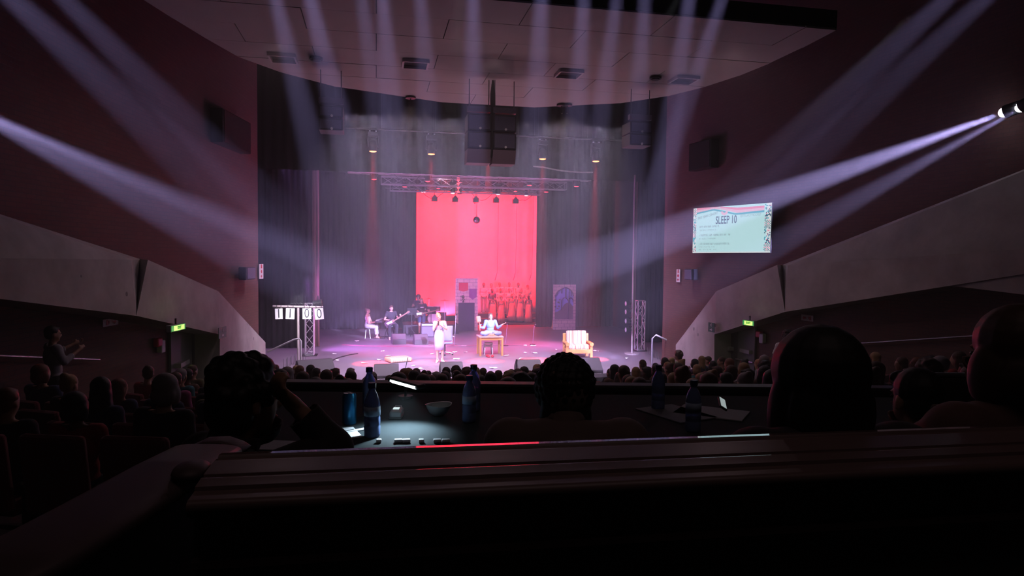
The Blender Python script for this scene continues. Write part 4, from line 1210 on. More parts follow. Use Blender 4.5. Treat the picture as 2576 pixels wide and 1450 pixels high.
# office chair behind her
def office_chair(p, rotz, label):
    t = thing('office_chair', label, 'chair', p, rotz)
    bm = B()
    for k in range(5):
        a = 2 * PI * k / 5; d = V((math.cos(a), math.sin(a), 0)); tube(bm, [d * .03 + V((0, 0, .11)), d * .30 + V((0, 0, .07))], [.022, .015], 6)
    obj('star_base', bm, M_ALU, t)
    for k in range(5):
        a = 2 * PI * k / 5; d = V((math.cos(a), math.sin(a), 0)); bm = B(); c = d * .30 + V((0, 0, .03)); cyl(bm, c - V((0, .015, 0)), c + V((0, .015, 0)), .03, seg=10); obj('caster', bm, M_BLKP, t)
    bm = B(); cyl(bm, (0, 0, .1), (0, 0, .42), .025, seg=10); obj('gas_lift', bm, M_MET, t)
    bm = B(); bbox(bm, (0, 0, .46), (.48, .46, .08), .03); obj('seat', bm, C('grey_blue', (.26, .28, .36)), t)
    bm = B(); bbox(bm, (0, .24, .82), (.44, .06, .56), .03, rx(-.08)); obj('backrest', bm, MATS['cloth_grey_blue'], t)
    for s in (-1, 1):
        bm = B(); tube(bm, [(s * .25, .05, .46), (s * .30, .0, .56), (s * .30, -.02, .66)], .014, 6); bbox(bm, (s * .30, -.02, .675), (.06, .26, .03), .012); obj('armrest', bm, CSH, t)
    return t
office_chair(atZ(1119, 893), PI + .2, 'grey office swivel chair standing behind the singing woman')

# table with the seated actor
def table_(p, rotz, w_, d_, h_):
    t = thing('table', 'pale-topped wooden table with light wooden legs at stage centre', 'table', p, rotz)
    bm = B(); bbox(bm, (0, 0, h_ - .02), (w_, d_, .04), .008); obj('tabletop', bm, mat('cream_top', (.50, .44, .38), .4), t)
    wd = mat('light_pine', (.52, .27, .09), .5, noise=.12, nscale=9)
    for sx in (-1, 1):
        for sy in (-1, 1):
            bm = B(); bbox(bm, (sx * (w_ / 2 - .05), sy * (d_ / 2 - .05), (h_ - .04) / 2), (.075, .075, h_ - .04), .008); obj('leg', bm, wd, t)
    bm = B()
    for sy in (-1, 1): box(bm, (0, sy * (d_ / 2 - .05), h_ - .09), (w_ - .17, .025, .09))
    for sx in (-1, 1): box(bm, (sx * (w_ / 2 - .05), 0, h_ - .09), (.025, d_ - .17, .09))
    obj('apron', bm, wd, t)
    return t
tw = (atZ(1263, 899) - atZ(1201, 899)).length
TP = atZ(1232, 893); TH = .72
table_(TP, .0, tw * 1.02, .75, TH)
# seated, cross-legged, arms out, palm up, holding a brush-like wooden mallet in the right hand
J = base_joints(); dz = -.86
for k in J: J[k] = J[k] + V((0, 0, dz))
J['pel'] = V((0, .06, .10)); J['waist'] = V((0, .06, .22)); J['chest'] = V((0, .05, .40)); J['neck'] = V((0, .04, .565)); J['head'] = V((0, .02, .71))
for s, k in ((-1, 'R'), (1, 'L')):
    J['hp' + k] = V((s * .09, .04, .09)); J['kn' + k] = V((s * .33, -.14, .10)); J['an' + k] = V((-s * .06, -.28, .05)); J['sh' + k] = V((s * .175, .04, .52))
J['elR'] = V((-.26, -.02, .29)); J['wrR'] = V((-.42, -.14, .33)); J['elL'] = V((.27, -.02, .29)); J['wrL'] = V((.43, -.12, .42))
actor, me = figure('woman in a pale blue wrap top sitting cross-legged on the table with arms out', TP + V((.02, .0, TH)), .0, J, SK_L, 'long', 'brown', rx(-.05), 1.0, vox=.012,
     hands={'R': ((-.1, -.3, .9), (.7, -.7, 0), 1.5), 'L': ((.75, -.3, .35), (0, 0, 1), .35)}, footdir={'R': (1, -.1, 0), 'L': (-1, -.1, 0)})
garment('wrap_top', me, J, rule_shirt(1.75, .60, .06, .26), .014, CBLUE, actor)
garment('loose_trousers', me, J, rule_pants(1.7), .018, CPBL, actor, puff=.01)
bm = B(); p = V((-.44, -.19, .33))
cyl(bm, p + V((.015, 0, -.12)), p + V((-.02, -.02, .24)), .017, .02, 10); bbox(bm, p + V((-.045, -.02, .30)), (.17, .09, .24), .04, ry(-.15))
tag(obj('wooden_brush', bm, mat('brush_wood', (.32, .13, .07), .5), loc=TP + V((.02, 0, TH))), 'big brown wooden brush held upright by the woman on the table', 'brush')
# stool and red clogs beneath
sp = atZ(1228, 893) + V((0, .05, 0))
t = thing('stool', 'pale grey plastic stool under the table', 'stool', sp)
mm = mat('stool_grey', (.55, .55, .56), .5)
bm = B(); bbox(bm, (0, 0, .44), (.32, .30, .05), .02); obj('seat', bm, mm, t)
for sx in (-1, 1):
    for sy in (-1, 1):
        bm = B(); tube(bm, [(sx * .13, sy * .12, .42), (sx * .155, sy * .145, .01)], [.028, .02], 6); obj('leg', bm, mm, t)
bm = B(); box(bm, (0, -.135, .33), (.26, .015, .05)); box(bm, (0, .135, .33), (.26, .015, .05)); obj('stretcher', bm, mm, t)
for s, nm2 in ((-1, 'left'), (1, 'right')):
    c = atZ(1233 + s * 6, 899)
    bm = B(); cap(bm, (0, .08, .04), (0, -.06, .042), .045, .055, 12); cap(bm, (0, -.06, .042), (0, -.12, .035), .055, .04, 12)
    tag(meshobj('clog', remesh(bm, .012, 2), mat('clog_red', (.60, .03, .05), .4), loc=c), 'red clog on the floor under the table, %s one of the pair' % nm2, 'shoe', 'red clogs under the table').rotation_euler = (0, 0, -s * .25)

# armchair with striped cushions
def stripe_mat(name, cols, sc, axis='X'):
    m = bpy.data.materials.new(name); m.use_nodes = True; nt = m.node_tree; b = nt.nodes['Principled BSDF']
    tc = nt.nodes.new('ShaderNodeTexCoord'); sp_ = nt.nodes.new('ShaderNodeSeparateXYZ'); mu = nt.nodes.new('ShaderNodeMath'); mu.operation = 'MULTIPLY'; mu.inputs[1].default_value = sc
    fr = nt.nodes.new('ShaderNodeMath'); fr.operation = 'FRACT'; r = nt.nodes.new('ShaderNodeValToRGB'); r.color_ramp.interpolation = 'CONSTANT'
    el = r.color_ramp.elements; el[0].position = 0; el[0].color = (*cols[0][1], 1); el[1].position = cols[1][0]; el[1].color = (*cols[1][1], 1)
    for p_, c in cols[2:]: e = el.new(p_); e.color = (*c, 1)
    nt.links.new(tc.outputs['Object'], sp_.inputs[0]); nt.links.new(sp_.outputs[axis], mu.inputs[0]); nt.links.new(mu.outputs[0], fr.inputs[0]); nt.links.new(fr.outputs[0], r.inputs[0]); nt.links.new(r.outputs[0], b.inputs['Base Color'])
    b.inputs['Roughness'].default_value = .85; MATS[name] = m; return m
cr = (.70, .50, .34); rs = (.42, .10, .06); bg = (.60, .32, .16); wh = (.78, .66, .54)
M_STR = stripe_mat('striped_upholstery', [(0, cr), (.12, rs), (.18, wh), (.34, bg), (.42, wh), (.5, rs), (.60, cr), (.72, bg), (.78, wh), (.9, rs), (.94, cr)], 3.2)
M_PINE = mat('varnished_pine', (.55, .28, .09), .4, noise=.15, nscale=9)
AP = P3 + V((0, -.25, 0)); aw = (atZ(1478, 897) - atZ(1415, 892)).length * .98
t = thing('armchair', 'wooden armchair with striped cushions at the right of the stage', 'armchair', AP, -.10)
hw = aw / 2
for sx in (-1, 1):
    bm = B(); bbox(bm, (sx * (hw - .05), -.36, .28), (.10, .09, .56), .015); obj('leg', bm, M_PINE, t)
    bm = B(); bbox(bm, (sx * (hw - .07), .34, .42), (.12, .09, .86), .02, rx(-.10)); obj('leg', bm, M_PINE, t)
    bm = B(); bbox(bm, (sx * (hw - .05), -.04, .55), (.13, .78, .05), .02); cyl(bm, (sx * (hw - .05), -.45, .53), (sx * (hw - .05), -.37, .53), .07, seg=14); obj('armrest', bm, M_PINE, t)
    bm = B(); bbox(bm, (sx * (hw - .05), 0, .26), (.05, .66, .12), .01); obj('side_rail', bm, M_PINE, t)
bm = B(); bbox(bm, (0, -.38, .27), (aw - .18, .05, .15), .01); obj('front_rail', bm, M_PINE, t)
bm = B()
for k in range(4): box(bm, (0, .30 + .03 * k, .42 + .13 * k), (aw - .22, .02, .06), rx(-.12))
obj('back_slats', bm, M_PINE, t)
bm = B(); bbox(bm, (0, -.05, .41), (aw - .22, .62, .17), .05, None, 3); obj('seat_cushion', bm, M_STR, t, True)
bm = B(); bbox(bm, (0, .24, .70), (aw - .24, .16, .52), .05, rx(-.14), 3); obj('back_cushion', bm, M_STR, t, True)

# loose striped cushion on the floor
cp = atZ(1002, 910)
M_STR2 = stripe_mat('striped_cushion', [(0, (.48, .27, .15)), (.15, (.34, .14, .06)), (.25, (.52, .36, .24)), (.45, (.26, .07, .04)), (.5, (.48, .27, .15)), (.7, (.36, .17, .08)), (.8, (.52, .36, .24))], 6.0)
t = thing('floor_cushion', 'loose striped cushion lying flat on the stage floor', 'cushion', cp, .35)
bm = B(); bbox(bm, (0, 0, .085), (.80, .62, .15), .06, None, 4); obj('cover', bm, M_STR2, t, True)
bm = B(); tube(bm, [(-.38, -.29, .085), (.38, -.29, .085), (.38, .29, .085), (-.38, .29, .085), (-.38, -.29, .085)], .009, 6); obj('piping', bm, C('rose_piping', (.5, .2, .15)), t, True)

# monitor wedges
def wedge(p, rotz, w_, d_, h_, label):
    t = thing('monitor_wedge', label, 'loudspeaker', p, rotz)
    prof = [(-.5 * d_, 0), (.5 * d_, 0), (.5 * d_, h_ * .45), (.18 * d_, h_), (-.02 * d_, h_), (-.5 * d_, h_ * .25)]
    bm = B(); prism(bm, [(-w_ / 2, y, z) for y, z in prof], (w_, 0, 0)); bmesh.ops.bevel(bm, geom=bm.edges[:], offset=.012, segments=1, affect='EDGES'); obj('cabinet', bm, M_SPKW, t)
    a = V((0, .5 * d_, h_ * .45)); b = V((0, .18 * d_, h_)); n = V((0, (b - a).z, -(b - a).y)).normalized(); c = (a + b) / 2 + n * .006
    bm = B(); q_ = Matrix.Rotation(math.atan2((b - a).z, (b - a).y), 3, 'X'); box(bm, c, (w_ * .92, (b - a).length * .88, .012), q_); obj('grille', bm, mat('wedge_grille', (.07, .055, .065), .8, noise=.2, nscale=60), t)
    bm = B(); box(bm, (0, -.5 * d_ - .002, h_ * .12), (.16, .01, .07)); obj('connector_plate', bm, M_MET, t)
    return t
M_SPKW = mat('wedge_paint', (.055, .045, .05), .75, noise=.12, nscale=20)
for x0, x1, yt, yb_, s in [(941, 1003, 917, 950, 'in front of the striped cushion'), (1110, 1168, 915, 950, 'in front of the singing woman'), (1309, 1372, 911, 948, 'right of the table, beside the braided head'), (1470, 1529, 907, 946, 'rightmost along the stage edge')]:
    p = atZ((x0 + x1) / 2, yb_); p.y = max(p.y, 20.55)
    w_ = (atZ(x1, yb_) - atZ(x0, yb_)).length; h_ = (yb_ - yt) / 1700 * p.y * .93
    wedge(p, 0, w_, .75, h_, 'dark monitor wedge on the stage front, ' + s)
p = atZ(785, 962); p.y = 20.9
wedge(p, .35, 1.05, .75, .5, 'large angled monitor wedge at the left corner of the stage front')

# number cards on their stand
sy_ = 21.3
pt = atY(750, 775, sy_); pb = atY(750, 935, sy_)
t = thing('number_stand', 'tall pole with a cross bar holding four number cards', 'stand', (pt.x, sy_, 0))
bm = B(); cyl(bm, (0, 0, .01), (0, 0, pt.z), .035, seg=12); obj('pole', bm, mat('pole_pale', (.48, .40, .42), .5), t)
a = atY(686, 771, sy_); b = atY(813, 773, sy_)
bm = B(); cyl(bm, a - t.location, b - t.location, .03, seg=10); obj('cross_bar', bm, MATS['pole_pale'], t)
bm = B(); cyl(bm, (0, 0, 0), (0, 0, .03), .3, seg=20); obj('base_plate', bm, M_MET, t)
M_CARD = mat('card_white', (.88, .86, .92), .6); M_INK = mat('card_ink', (.05, .05, .07), .7)
for x0, x1, y0, y1, ch, rr in [(692, 711, 777, 803, '1', -.03), (719, 741, 776, 803, '1', .04), (761, 783, 776, 803, '0', .0), (792, 814, 776, 804, '0', -.08)]:
    c = atY((x0 + x1) / 2, (y0 + y1) / 2, sy_ - .08); w_ = atY(x1, y0, sy_).x - atY(x0, y0, sy_).x; h_ = (y1 - y0) / 1700 * sy_ * .97
    names = {692: 'first card from the left', 719: 'second card from the left', 761: 'third card, in front of the truss', 792: 'rightmost card'}
    k = thing('number_card', 'white number card reading %s, %s on the cross bar' % (ch, names[x0]), 'sign', c, 0, 'hanging number cards'); k.rotation_euler = (0, rr, 0)
    bm = B(); box(bm, (0, 0, 0), (w_, .012, h_)); obj('card', bm, M_CARD, k)
    me = text_mesh(ch, h_ * 1.22, .003, 'CENTER', -.004, .82 if ch == '0' else 1.0); o = meshobj('numeral', me, M_INK, k); o.rotation_euler = (PI / 2, 0, 0); o.location = (0, -.012, 0)
    for s in (-1, 1):
        bm = B(); cyl(bm, (s * w_ * .3, .03, h_ * .46), (s * w_ * .3, .05, h_ * .5 + .10), .008, seg=6); obj('hook', bm, M_MET, k)
bm = B(); random.seed(4)
pts = [atY(728 + 3.3 * k, 768 - 6 * abs(math.sin(k * 1.3)), sy_ + .05) for k in range(26)]; tube(bm, pts, .012, 5)
tag(obj('cable', bm, M_BLKP), 'curly black cable wound along the number card cross bar', 'cable')
card_l = spot('card_lamp', atY(752, 740, 20.0), atY(752, 790, sy_), 170, (1, .95, 1), 60, .6)

# truss towers
for (xb_, yb_, xt_, yt_, s) in [(779, 893, 776, 764, 'aluminium truss tower behind the number cards'), (1609, 881, 1607, 757, 'bare aluminium truss tower at the right of the stage')]:
    a = atZ(xb_, yb_, .02); h_ = atY(xt_, yt_, a.y).z
    truss('truss_tower', a, (a.x, a.y, h_), .29, s, m=mat('bright_aluminium', (.72, .70, .75), .35, .6), step=.34)
    bm = B(); box(bm, (0, 0, 0), (.55, .55, .02)); tag(obj('base_plate_steel', bm, M_MET, loc=(a.x, a.y, .01)), 'square steel base plate under the %s truss tower' % ('left' if xb_ < 1000 else 'right'), 'plate')
a = atY(800, 765, 22.0)
t = thing('side_lamp', 'dark side lamp above the rightmost number card', 'stage light', a)
bm = B(); cyl(bm, (-.15, 0, 0), (.12, 0, .03), .09, .12, 12); obj('barrel', bm, M_BLKP, t)
bm = B(); cyl(bm, (0, 0, .1), (0, 0, .25), .02); obj('hanger', bm, M_MET, t)
# right boom with four side lamps
bx = atY(1594, 640, 24.2)
zt = atY(1595, 440, 24.2).z
bm = B(); cyl(bm, (0, 0, .02), (0, 0, zt), .04, seg=10); cyl(bm, (0, 0, 0), (0, 0, .04), .28, seg=16)
t = thing('lighting_boom', 'tall pale pole of side lamps left of the bare truss tower', 'stand', (bx.x, 24.2, 0)); obj('pole', bm, mat('boom_white', (.38, .32, .32), .5), t)
for py in (764, 785, 808, 830):
    p = atY(1583, py, 24.1)
    k = thing('side_lamp', 'dim side lamp on the right boom, %s' % {764: 'topmost', 785: 'second from the top', 808: 'second from the bottom', 830: 'bottom one'}[py], 'stage light', p)
    bm = B(); cyl(bm, (-.14, 0, 0), (.06, 0, .0), .10, .08, 12); obj('barrel', bm, M_BLKP, k)
    bm = B(); tube(bm, [(-.02, -.12, 0), (.05, -.13, .14), (.05, .13, .14), (-.02, .12, 0)], .012, 6); obj('yoke', bm, M_MET, k)
    bm = B(); cyl(bm, (-.145, 0, 0), (-.135, 0, 0), .085, seg=14); obj('lens', bm, mat('dim_lens', (.4, .45, .5), .2), k)
# hand rails and steps down from the stage
def rail(name, pts, label):
    bm = B(); tube(bm, pts, .028, 8); return tag(obj(name, bm, M_STEEL, smooth=True), label, 'handrail')
a = atY(757, 932, 20.9); b = atY(757, 858, 20.9); c = atY(748, 855, 20.9); d = atY(672, 886, 20.9)
rail('stair_handrail', [V((a.x, 20.9, -.6)), b, b.lerp(c, .5) + V((0, 0, .05)), c + V((-.1, 0, .0)), d], 'bent steel handrail at the left stage steps')
a = atY(1641, 893, 20.9); b = atY(1641, 852, 20.9); c = atY(1650, 843, 20.9); d = atY(1703, 868, 20.9)
rail('stair_handrail', [V((a.x, 20.9, -.6)), b, c, d, d + V((.05, 0, -.35))], 'bent steel handrail at the right stage steps')
M_STEP = mat('step_dark', (.06, .05, .06), .8)
for side, x0, s in (('L', -2.3, 'left'), ('R', 8.6, 'right')):
    t = thing('stage_steps', 'dark wooden steps up to the stage at the %s corner' % s, 'steps', (x0, 20.3, -1.3))
    for k in range(6):
        bm = B(); box(bm, (0, -.9 + .26 * k, .1 + .2 * k), (.9, .28, .04)); obj('tread', bm, M_STEP, t)
    for sx in (-1, 1):
        bm = B(); prism(bm, [(sx * .46, -1.05, 0), (sx * .46, .55, 0), (sx * .46, .55, 1.2), (sx * .46, .35, 1.2)], (.03, 0, 0)); obj('stringer', bm, M_STEP, t)
# thin metal stubs along the stage edge by the stairs
for side, xs0, xs1, y0, y1 in (('L', 717, 766, 925, 905), ('R', 1632, 1672, 893, 912)):
    for k in range(6):
        p = atZ(xs0 + (xs1 - xs0) * k / 5, y0 + (y1 - y0) * k / 5, 0)
        bm = B(); tube(bm, [p + V((-.02, 0, -.3)), p + V((-.05, 0, .28)), p + V((.05, 0, .28)), p + V((.02, 0, -.3))], .010, 5)
        tag(obj('wire_guard', bm, M_WIRE), 'thin wire hoop by the %s stage steps, %s of six from the outer end' % ('left' if side == 'L' else 'right', ['first', 'second', 'third', 'fourth', 'fifth', 'sixth'][k if side == 'L' else 5 - k]), 'guard', 'wire hoops on the %s stage edge' % ('left' if side == 'L' else 'right'))

# castle flats
M_FLB = brick_mat('painted_stones', (.62, .46, .42), (.72, .54, .46), (.14, .07, .10), .30, .17)
def flat_wall(name, label, x0, x1, y0, y1, yy):
    a = atY(x0, y1, yy); b = atY(x1, y0, yy)
    t = thing(name, label, 'stage flat', ((a.x + b.x) / 2, yy, a.z))
    return t, b.x - a.x, b.z - a.z
FY = 33.0
t, w_, h_ = flat_wall('castle_flat', 'painted castle wall flat with dark doorway and red banner', 1145, 1203, 700, 833, FY)
X0 = -w_ / 2
def fx(px): return X0 + (px - 1145) / 58 * w_
def fz(py): return (833 - py) / 133 * h_
bm = B()
prism(bm, [(fx(1145), 0, 0), (fx(1152.5), 0, 0), (fx(1152.5), 0, fz(762)), (fx(1194.5), 0, fz(762)), (fx(1194.5), 0, 0), (fx(1203), 0, 0), (fx(1203), 0, fz(700)), (fx(1145), 0, fz(700))], (0, .05, 0))
uv_wall(obj('painted_wall', bm, M_FLB, t))
bm = B(); prism(bm, [(fx(1152.5), .03, 0), (fx(1194.5), .03, 0), (fx(1194.5), .03, fz(762)), (fx(1152.5), .03, fz(762))], (0, .03, 0)); obj('doorway_shade', bm, C('doorway', (.07, .035, .09)), t)  # dark sheet standing for the shade inside the open doorway
bm = B(); prism(bm, [(fx(1153.5), -.02, fz(731)), (fx(1165), -.02, fz(734)), (fx(1177), -.02, fz(731)), (fx(1177), -.02, fz(712)), (fx(1153.5), -.02, fz(712))], (0, .015, 0)); obj('banner', bm, C('banner_red', (.65, .02, .08)), t)['label'] = 'red square banner'
bm = B(); prism(bm, [(fx(1180), -.02, fz(748)), (fx(1189), -.02, fz(754)), (fx(1199), -.02, fz(748)), (fx(1199), -.02, fz(727)), (fx(1180), -.02, fz(727))], (0, .015, 0)); obj('banner', bm, C('banner_purple', (.30, .06, .26)), t)['label'] = 'purple pointed banner'
bm = B(); random.seed(9)
for k in range(26):
    u = random.uniform(-1, 1); v_ = random.uniform(-1, 1)
    if abs(u) + max(0, -v_) > 1.1: continue
    cxp, czp = 1164 + u * 8, 752 - v_ * 8
    c = V((fx(cxp), -.03, fz(czp))); s = .05; a = random.uniform(0, 6)
    prism(bm, [c + V((math.cos(a + j * PI / 2), 0, math.sin(a + j * PI / 2))) * s * (1 if j % 2 else .6) for j in range(4)], (0, .01, 0))
obj('painted_leaves', bm, C('ivy_green', (.16, .13, .10)), t)
for sx in (-1, 1):
    bm = B(); prism(bm, [(sx * w_ * .4, .05, 0), (sx * w_ * .4, .8, 0), (sx * w_ * .4, .05, h_ * .6)], (.03, 0, 0)); obj('brace', bm, M_PINE, t)
t, w_, h_ = flat_wall('window_flat', 'painted stone flat with arched window onto blue sky and hill', 1391, 1449, 716.5, 832, FY)
X0 = -w_ / 2
def gx(px): return X0 + (px - 1391) / 58 * w_
def gz(py): return (832 - py) / 115.5 * h_
def zpt(zx, zy): return (gx(1340 + zx / 5.37), 0, gz(690 + zy / 5.37))
arch = [(298, 612), (298, 300), (330, 240), (380, 205), (440, 180), (500, 205), (535, 245), (552, 300), (552, 612)]
ap = [V(zpt(*p_)) for p_ in arch]
bm = B(); o_ = [V((gx(1391), 0, 0)), V((gx(1449), 0, 0)), V((gx(1449), 0, gz(716.5))), V((gx(1391), 0, gz(716.5)))]
prism(bm, [o_[0], ap[0], ap[1], ap[2], ap[3], ap[4], V((ap[4].x, 0, o_[3].z)), o_[3]], (0, .05, 0))
prism(bm, [o_[1], o_[2], V((ap[4].x, 0, o_[2].z)), ap[4], ap[5], ap[6], ap[7], ap[8]], (0, .05, 0))
prism(bm, [o_[0], o_[1], ap[8], ap[0]], (0, .05, 0))
uv_wall(obj('painted_wall', bm, M_FLB, t))
bm = B(); prism(bm, [p_ + V((0, .03, 0)) for p_ in ap], (0, .02, 0)); obj('painted_sky', bm, C('sky_blue', (.34, .34, .78)), t)
hill = [(298, 612), (298, 520), (340, 505), (390, 470), (430, 410), (470, 385), (505, 395), (552, 440), (552, 612)]
bm = B(); prism(bm, [V(zpt(*p_)) + V((0, .015, 0)) for p_ in hill], (0, .012, 0)); obj('painted_hill', bm, C('hill_brown', (.20, .13, .16)), t)
bm = B()
def bar(p_, q_, r=.022):
    a, b = V(zpt(*p_)), V(zpt(*q_)); cyl(bm, a + V((0, .005, 0)), b + V((0, .005, 0)), r, seg=6)
for p_, q_ in zip(arch[1:-1], arch[2:-1]): bar(p_, q_, .028)
bar((440, 185), (440, 320)); bar((490, 205), (480, 612)); bar((385, 205), (385, 260)); bar((520, 230), (520, 300))
for pts_ in (((385, 490), (385, 360), (410, 325), (440, 318), (470, 345), (480, 365)), ((480, 365), (495, 330), (520, 320), (545, 345), (548, 380))):
    for a_, b_ in zip(pts_, pts_[1:]): bar(a_, b_, .018)
obj('window_bars', bm, C('bars', (.10, .05, .12)), t)
bm = B(); random.seed(12)
for zx, zy in ((300, 290), (325, 255), (297, 350), (340, 380), (362, 345), (350, 385), (300, 440), (350, 435), (335, 465)):
    c = V(zpt(zx, zy)) + V((0, -.015, 0)); a = random.uniform(0, 6)
    prism(bm, [c + V((math.cos(a + j * PI / 3), 0, math.sin(a + j * PI / 3))) * (.055 if j % 2 else .035) for j in range(6)], (0, .012, 0))
obj('painted_leaves', bm, MATS['cloth_ivy_green'], t)
for sx in (-1, 1):
    bm = B(); prism(bm, [(sx * w_ * .4, .05, 0), (sx * w_ * .4, .8, 0), (sx * w_ * .4, .05, h_ * .6)], (.03, 0, 0)); obj('brace', bm, M_PINE, t)

# scraps of paper
random.seed(17)
SCR = [(897, 859, 'by the keyboard player'), (785, 887, 'near the left truss tower'), (840, 892, 'left of centre front'), (848, 908, 'well left of the striped cushion'), (963, 885, 'upstage of the striped cushion'),
       (975, 896, 'behind the striped cushion'), (955, 906, 'touching the left corner of the striped cushion'), (918, 915, 'standing on edge left of striped cushion'), (1040, 921, 'right of the striped cushion, upper one'), (1059, 929, 'right of the striped cushion, lower one'),
       (1144, 887, 'between singing woman and table, upper one'), (1148, 905, 'between singing woman and table, lower one'), (1170, 887, 'left of the table'), (1088, 892, 'left of the singing woman'), (1274, 896, 'right of the table'),
       (1322, 889, 'midway between table and armchair, left one'), (1345, 889, 'midway between table and armchair, right one'), (1312, 904, 'midway between table and armchair, lowest one'), (1321, 870, 'upstage left of the armchair, farther one'), (1341, 871, 'upstage left of the armchair, nearer one'),
       (1400, 881, 'left of the armchair'), (1497, 884, 'right of the armchair'), (1591, 891, 'by the right truss tower'), (1576, 903, 'by the right stage edge'), (1240, 927, 'at the stage front below the table'), (779, 908, 'at the left stage edge'), (1025, 930, 'at the stage front below the cushion'), (1168, 872, 'upstage of the table')]
for k, (px, py, s) in enumerate(SCR):
    p = atZ(px, py, .012); bm = B(); n = 7; r = random.uniform(.07, .15)
    ring = [bm.verts.new((r * random.uniform(.6, 1.2) * math.cos(2 * PI * j / n), r * .55 * random.uniform(.5, 1.1) * math.sin(2 * PI * j / n), random.uniform(0, .05))) for j in range(n)]
    c = bm.verts.new((0, 0, .03))
    for j in range(n): bm.faces.new((ring[j], ring[(j + 1) % n], c))
    o = obj('paper_scrap', bm, MATS['cloth_white'], loc=p); sm_ = o.modifiers.new('s', 'SOLIDIFY'); sm_.thickness = .004
    tag(o, 'crumpled scrap of white paper on the stage, ' + s, 'paper', 'paper scraps strewn over the stage')
# floor cable
bm = B(); tube(bm, [atZ(x, y, .015) for x, y in ((770, 928), (800, 920), (830, 910), (852, 900), (880, 893), (900, 890))], .02, 6); tag(obj('cable', bm, M_BLKP), 'black cable snaking across the left stage front', 'cable')
bm = B(); tube(bm, [atZ(x, y, .012) for x, y in ((860, 868), (920, 871), (1000, 872), (1100, 871), (1200, 870), (1320, 868))], .02, 6); tag(obj('floor_seam_tape', bm, mat('tape', (.3, .1, .15), .6)), 'thin line of tape across the stage behind the table', 'tape')

# ------------------------------------------------------------------ band
def seatY(px, py): return atZ(px, py, 0)
# keyboard player, seated, in profile facing right
def seated_joints(hs=.46):
    J = base_joints(); d = hs + .10 - .95
    for k in ('pel', 'waist', 'chest', 'neck', 'head', 'shR', 'shL', 'elR', 'elL', 'wrR', 'wrL', 'hpR', 'hpL'): J[k] = J[k] + V((0, .0, d))
    for s, k in ((-1, 'R'), (1, 'L')):
        J['kn' + k] = V((s * .11, -.42, hs + .03)); J['an' + k] = V((s * .11, -.40, .08))
    return J
kp = seatY(932, 851)
J = seated_joints(.48)
for s, k in ((-1, 'R'), (1, 'L')): J['el' + k] = V((s * .22, -.10, .68)); J['wr' + k] = V((s * .14, -.36, .72))
pl, me = figure('seated keyboard player in a sleeveless pale dress with a headband', kp + V((-.12, 0, 0)), PI / 2 - .25, J, SK_L, 'bun', 'brown', rx(-.15), 1.0, hands={'R': ((0, -1, -.1), (0, 0, -1), .5), 'L': ((0, -1, -.1), (0, 0, -1), .5)})
garment('dress_top', me, J, lambda p, t_, c, b: p == 'torso' and c[2] < .97, .012, CPINK, pl)
garment('dress_skirt', me, J, lambda p, t_, c, b: p[:2] == 'th' or (p[:2] == 'ca' and t_ < .75) or (p == 'torso' and b[1] == 'pel'), .03, CGN, pl, smooth=4)
bm = B(); lathe(bm, [(.080, .04), (.086, .05), (.084, .06)], 20, M=Matrix.Translation(J['head'] + V((0, .0, .01)))); obj('headband', bm, C('headband', (.5, .4, .3)), pl)
t = thing('piano_stool', 'small stool under the keyboard player', 'stool', kp + V((-.12, 0, 0)))
bm = B(); cyl(bm, (0, 0, .40), (0, 0, .46), .17, seg=18); obj('seat', bm, M_BLKP, t)
for k in range(4):
    a = PI / 4 + k * PI / 2; bm = B(); cyl(bm, (.10 * math.cos(a), .10 * math.sin(a), .40), (.16 * math.cos(a), .16 * math.sin(a), .0), .014, seg=6); obj('leg', bm, M_ALU, t)
kb = kp + V((.50, -.05, 0))
t = thing('keyboard', 'black electric keyboard on a crossed stand beside the seated player', 'keyboard', kb, PI / 2 - .25)
bm = B(); bbox(bm, (0, 0, .79), (1.25, .30, .09), .015); obj('case', bm, M_BLKP, t)
bm = B(); box(bm, (0, .085, .838), (1.12, .12, .01)); obj('white_keys', bm, CSH, t)
bm = B()
for k in range(36):
    if k % 7 in (2, 6): continue
    box(bm, (-.54 + k * .0305, .06, .848), (.014, .07, .012))
obj('black_keys', bm, M_BLKP, t)['kind'] = 'stuff'
t = thing('keyboard_stand', 'black crossed stand under the keyboard', 'stand', kb, PI / 2 - .25)
for sx in (-1, 1):
    bm = B(); tube(bm, [(sx * .40, -.20, .73), (-sx * .40, -.20, .03)], .018, 6); tube(bm, [(sx * .40, .20, .73), (-sx * .40, .20, .03)], .018, 6); cyl(bm, (sx * .40, -.22, .735), (sx * .40, .22, .735), .018, seg=6); cyl(bm, (sx * .40, -.22, .02), (sx * .40, .22, .02), .02, seg=6); obj('crossed_frame', bm, M_BLKP, t)

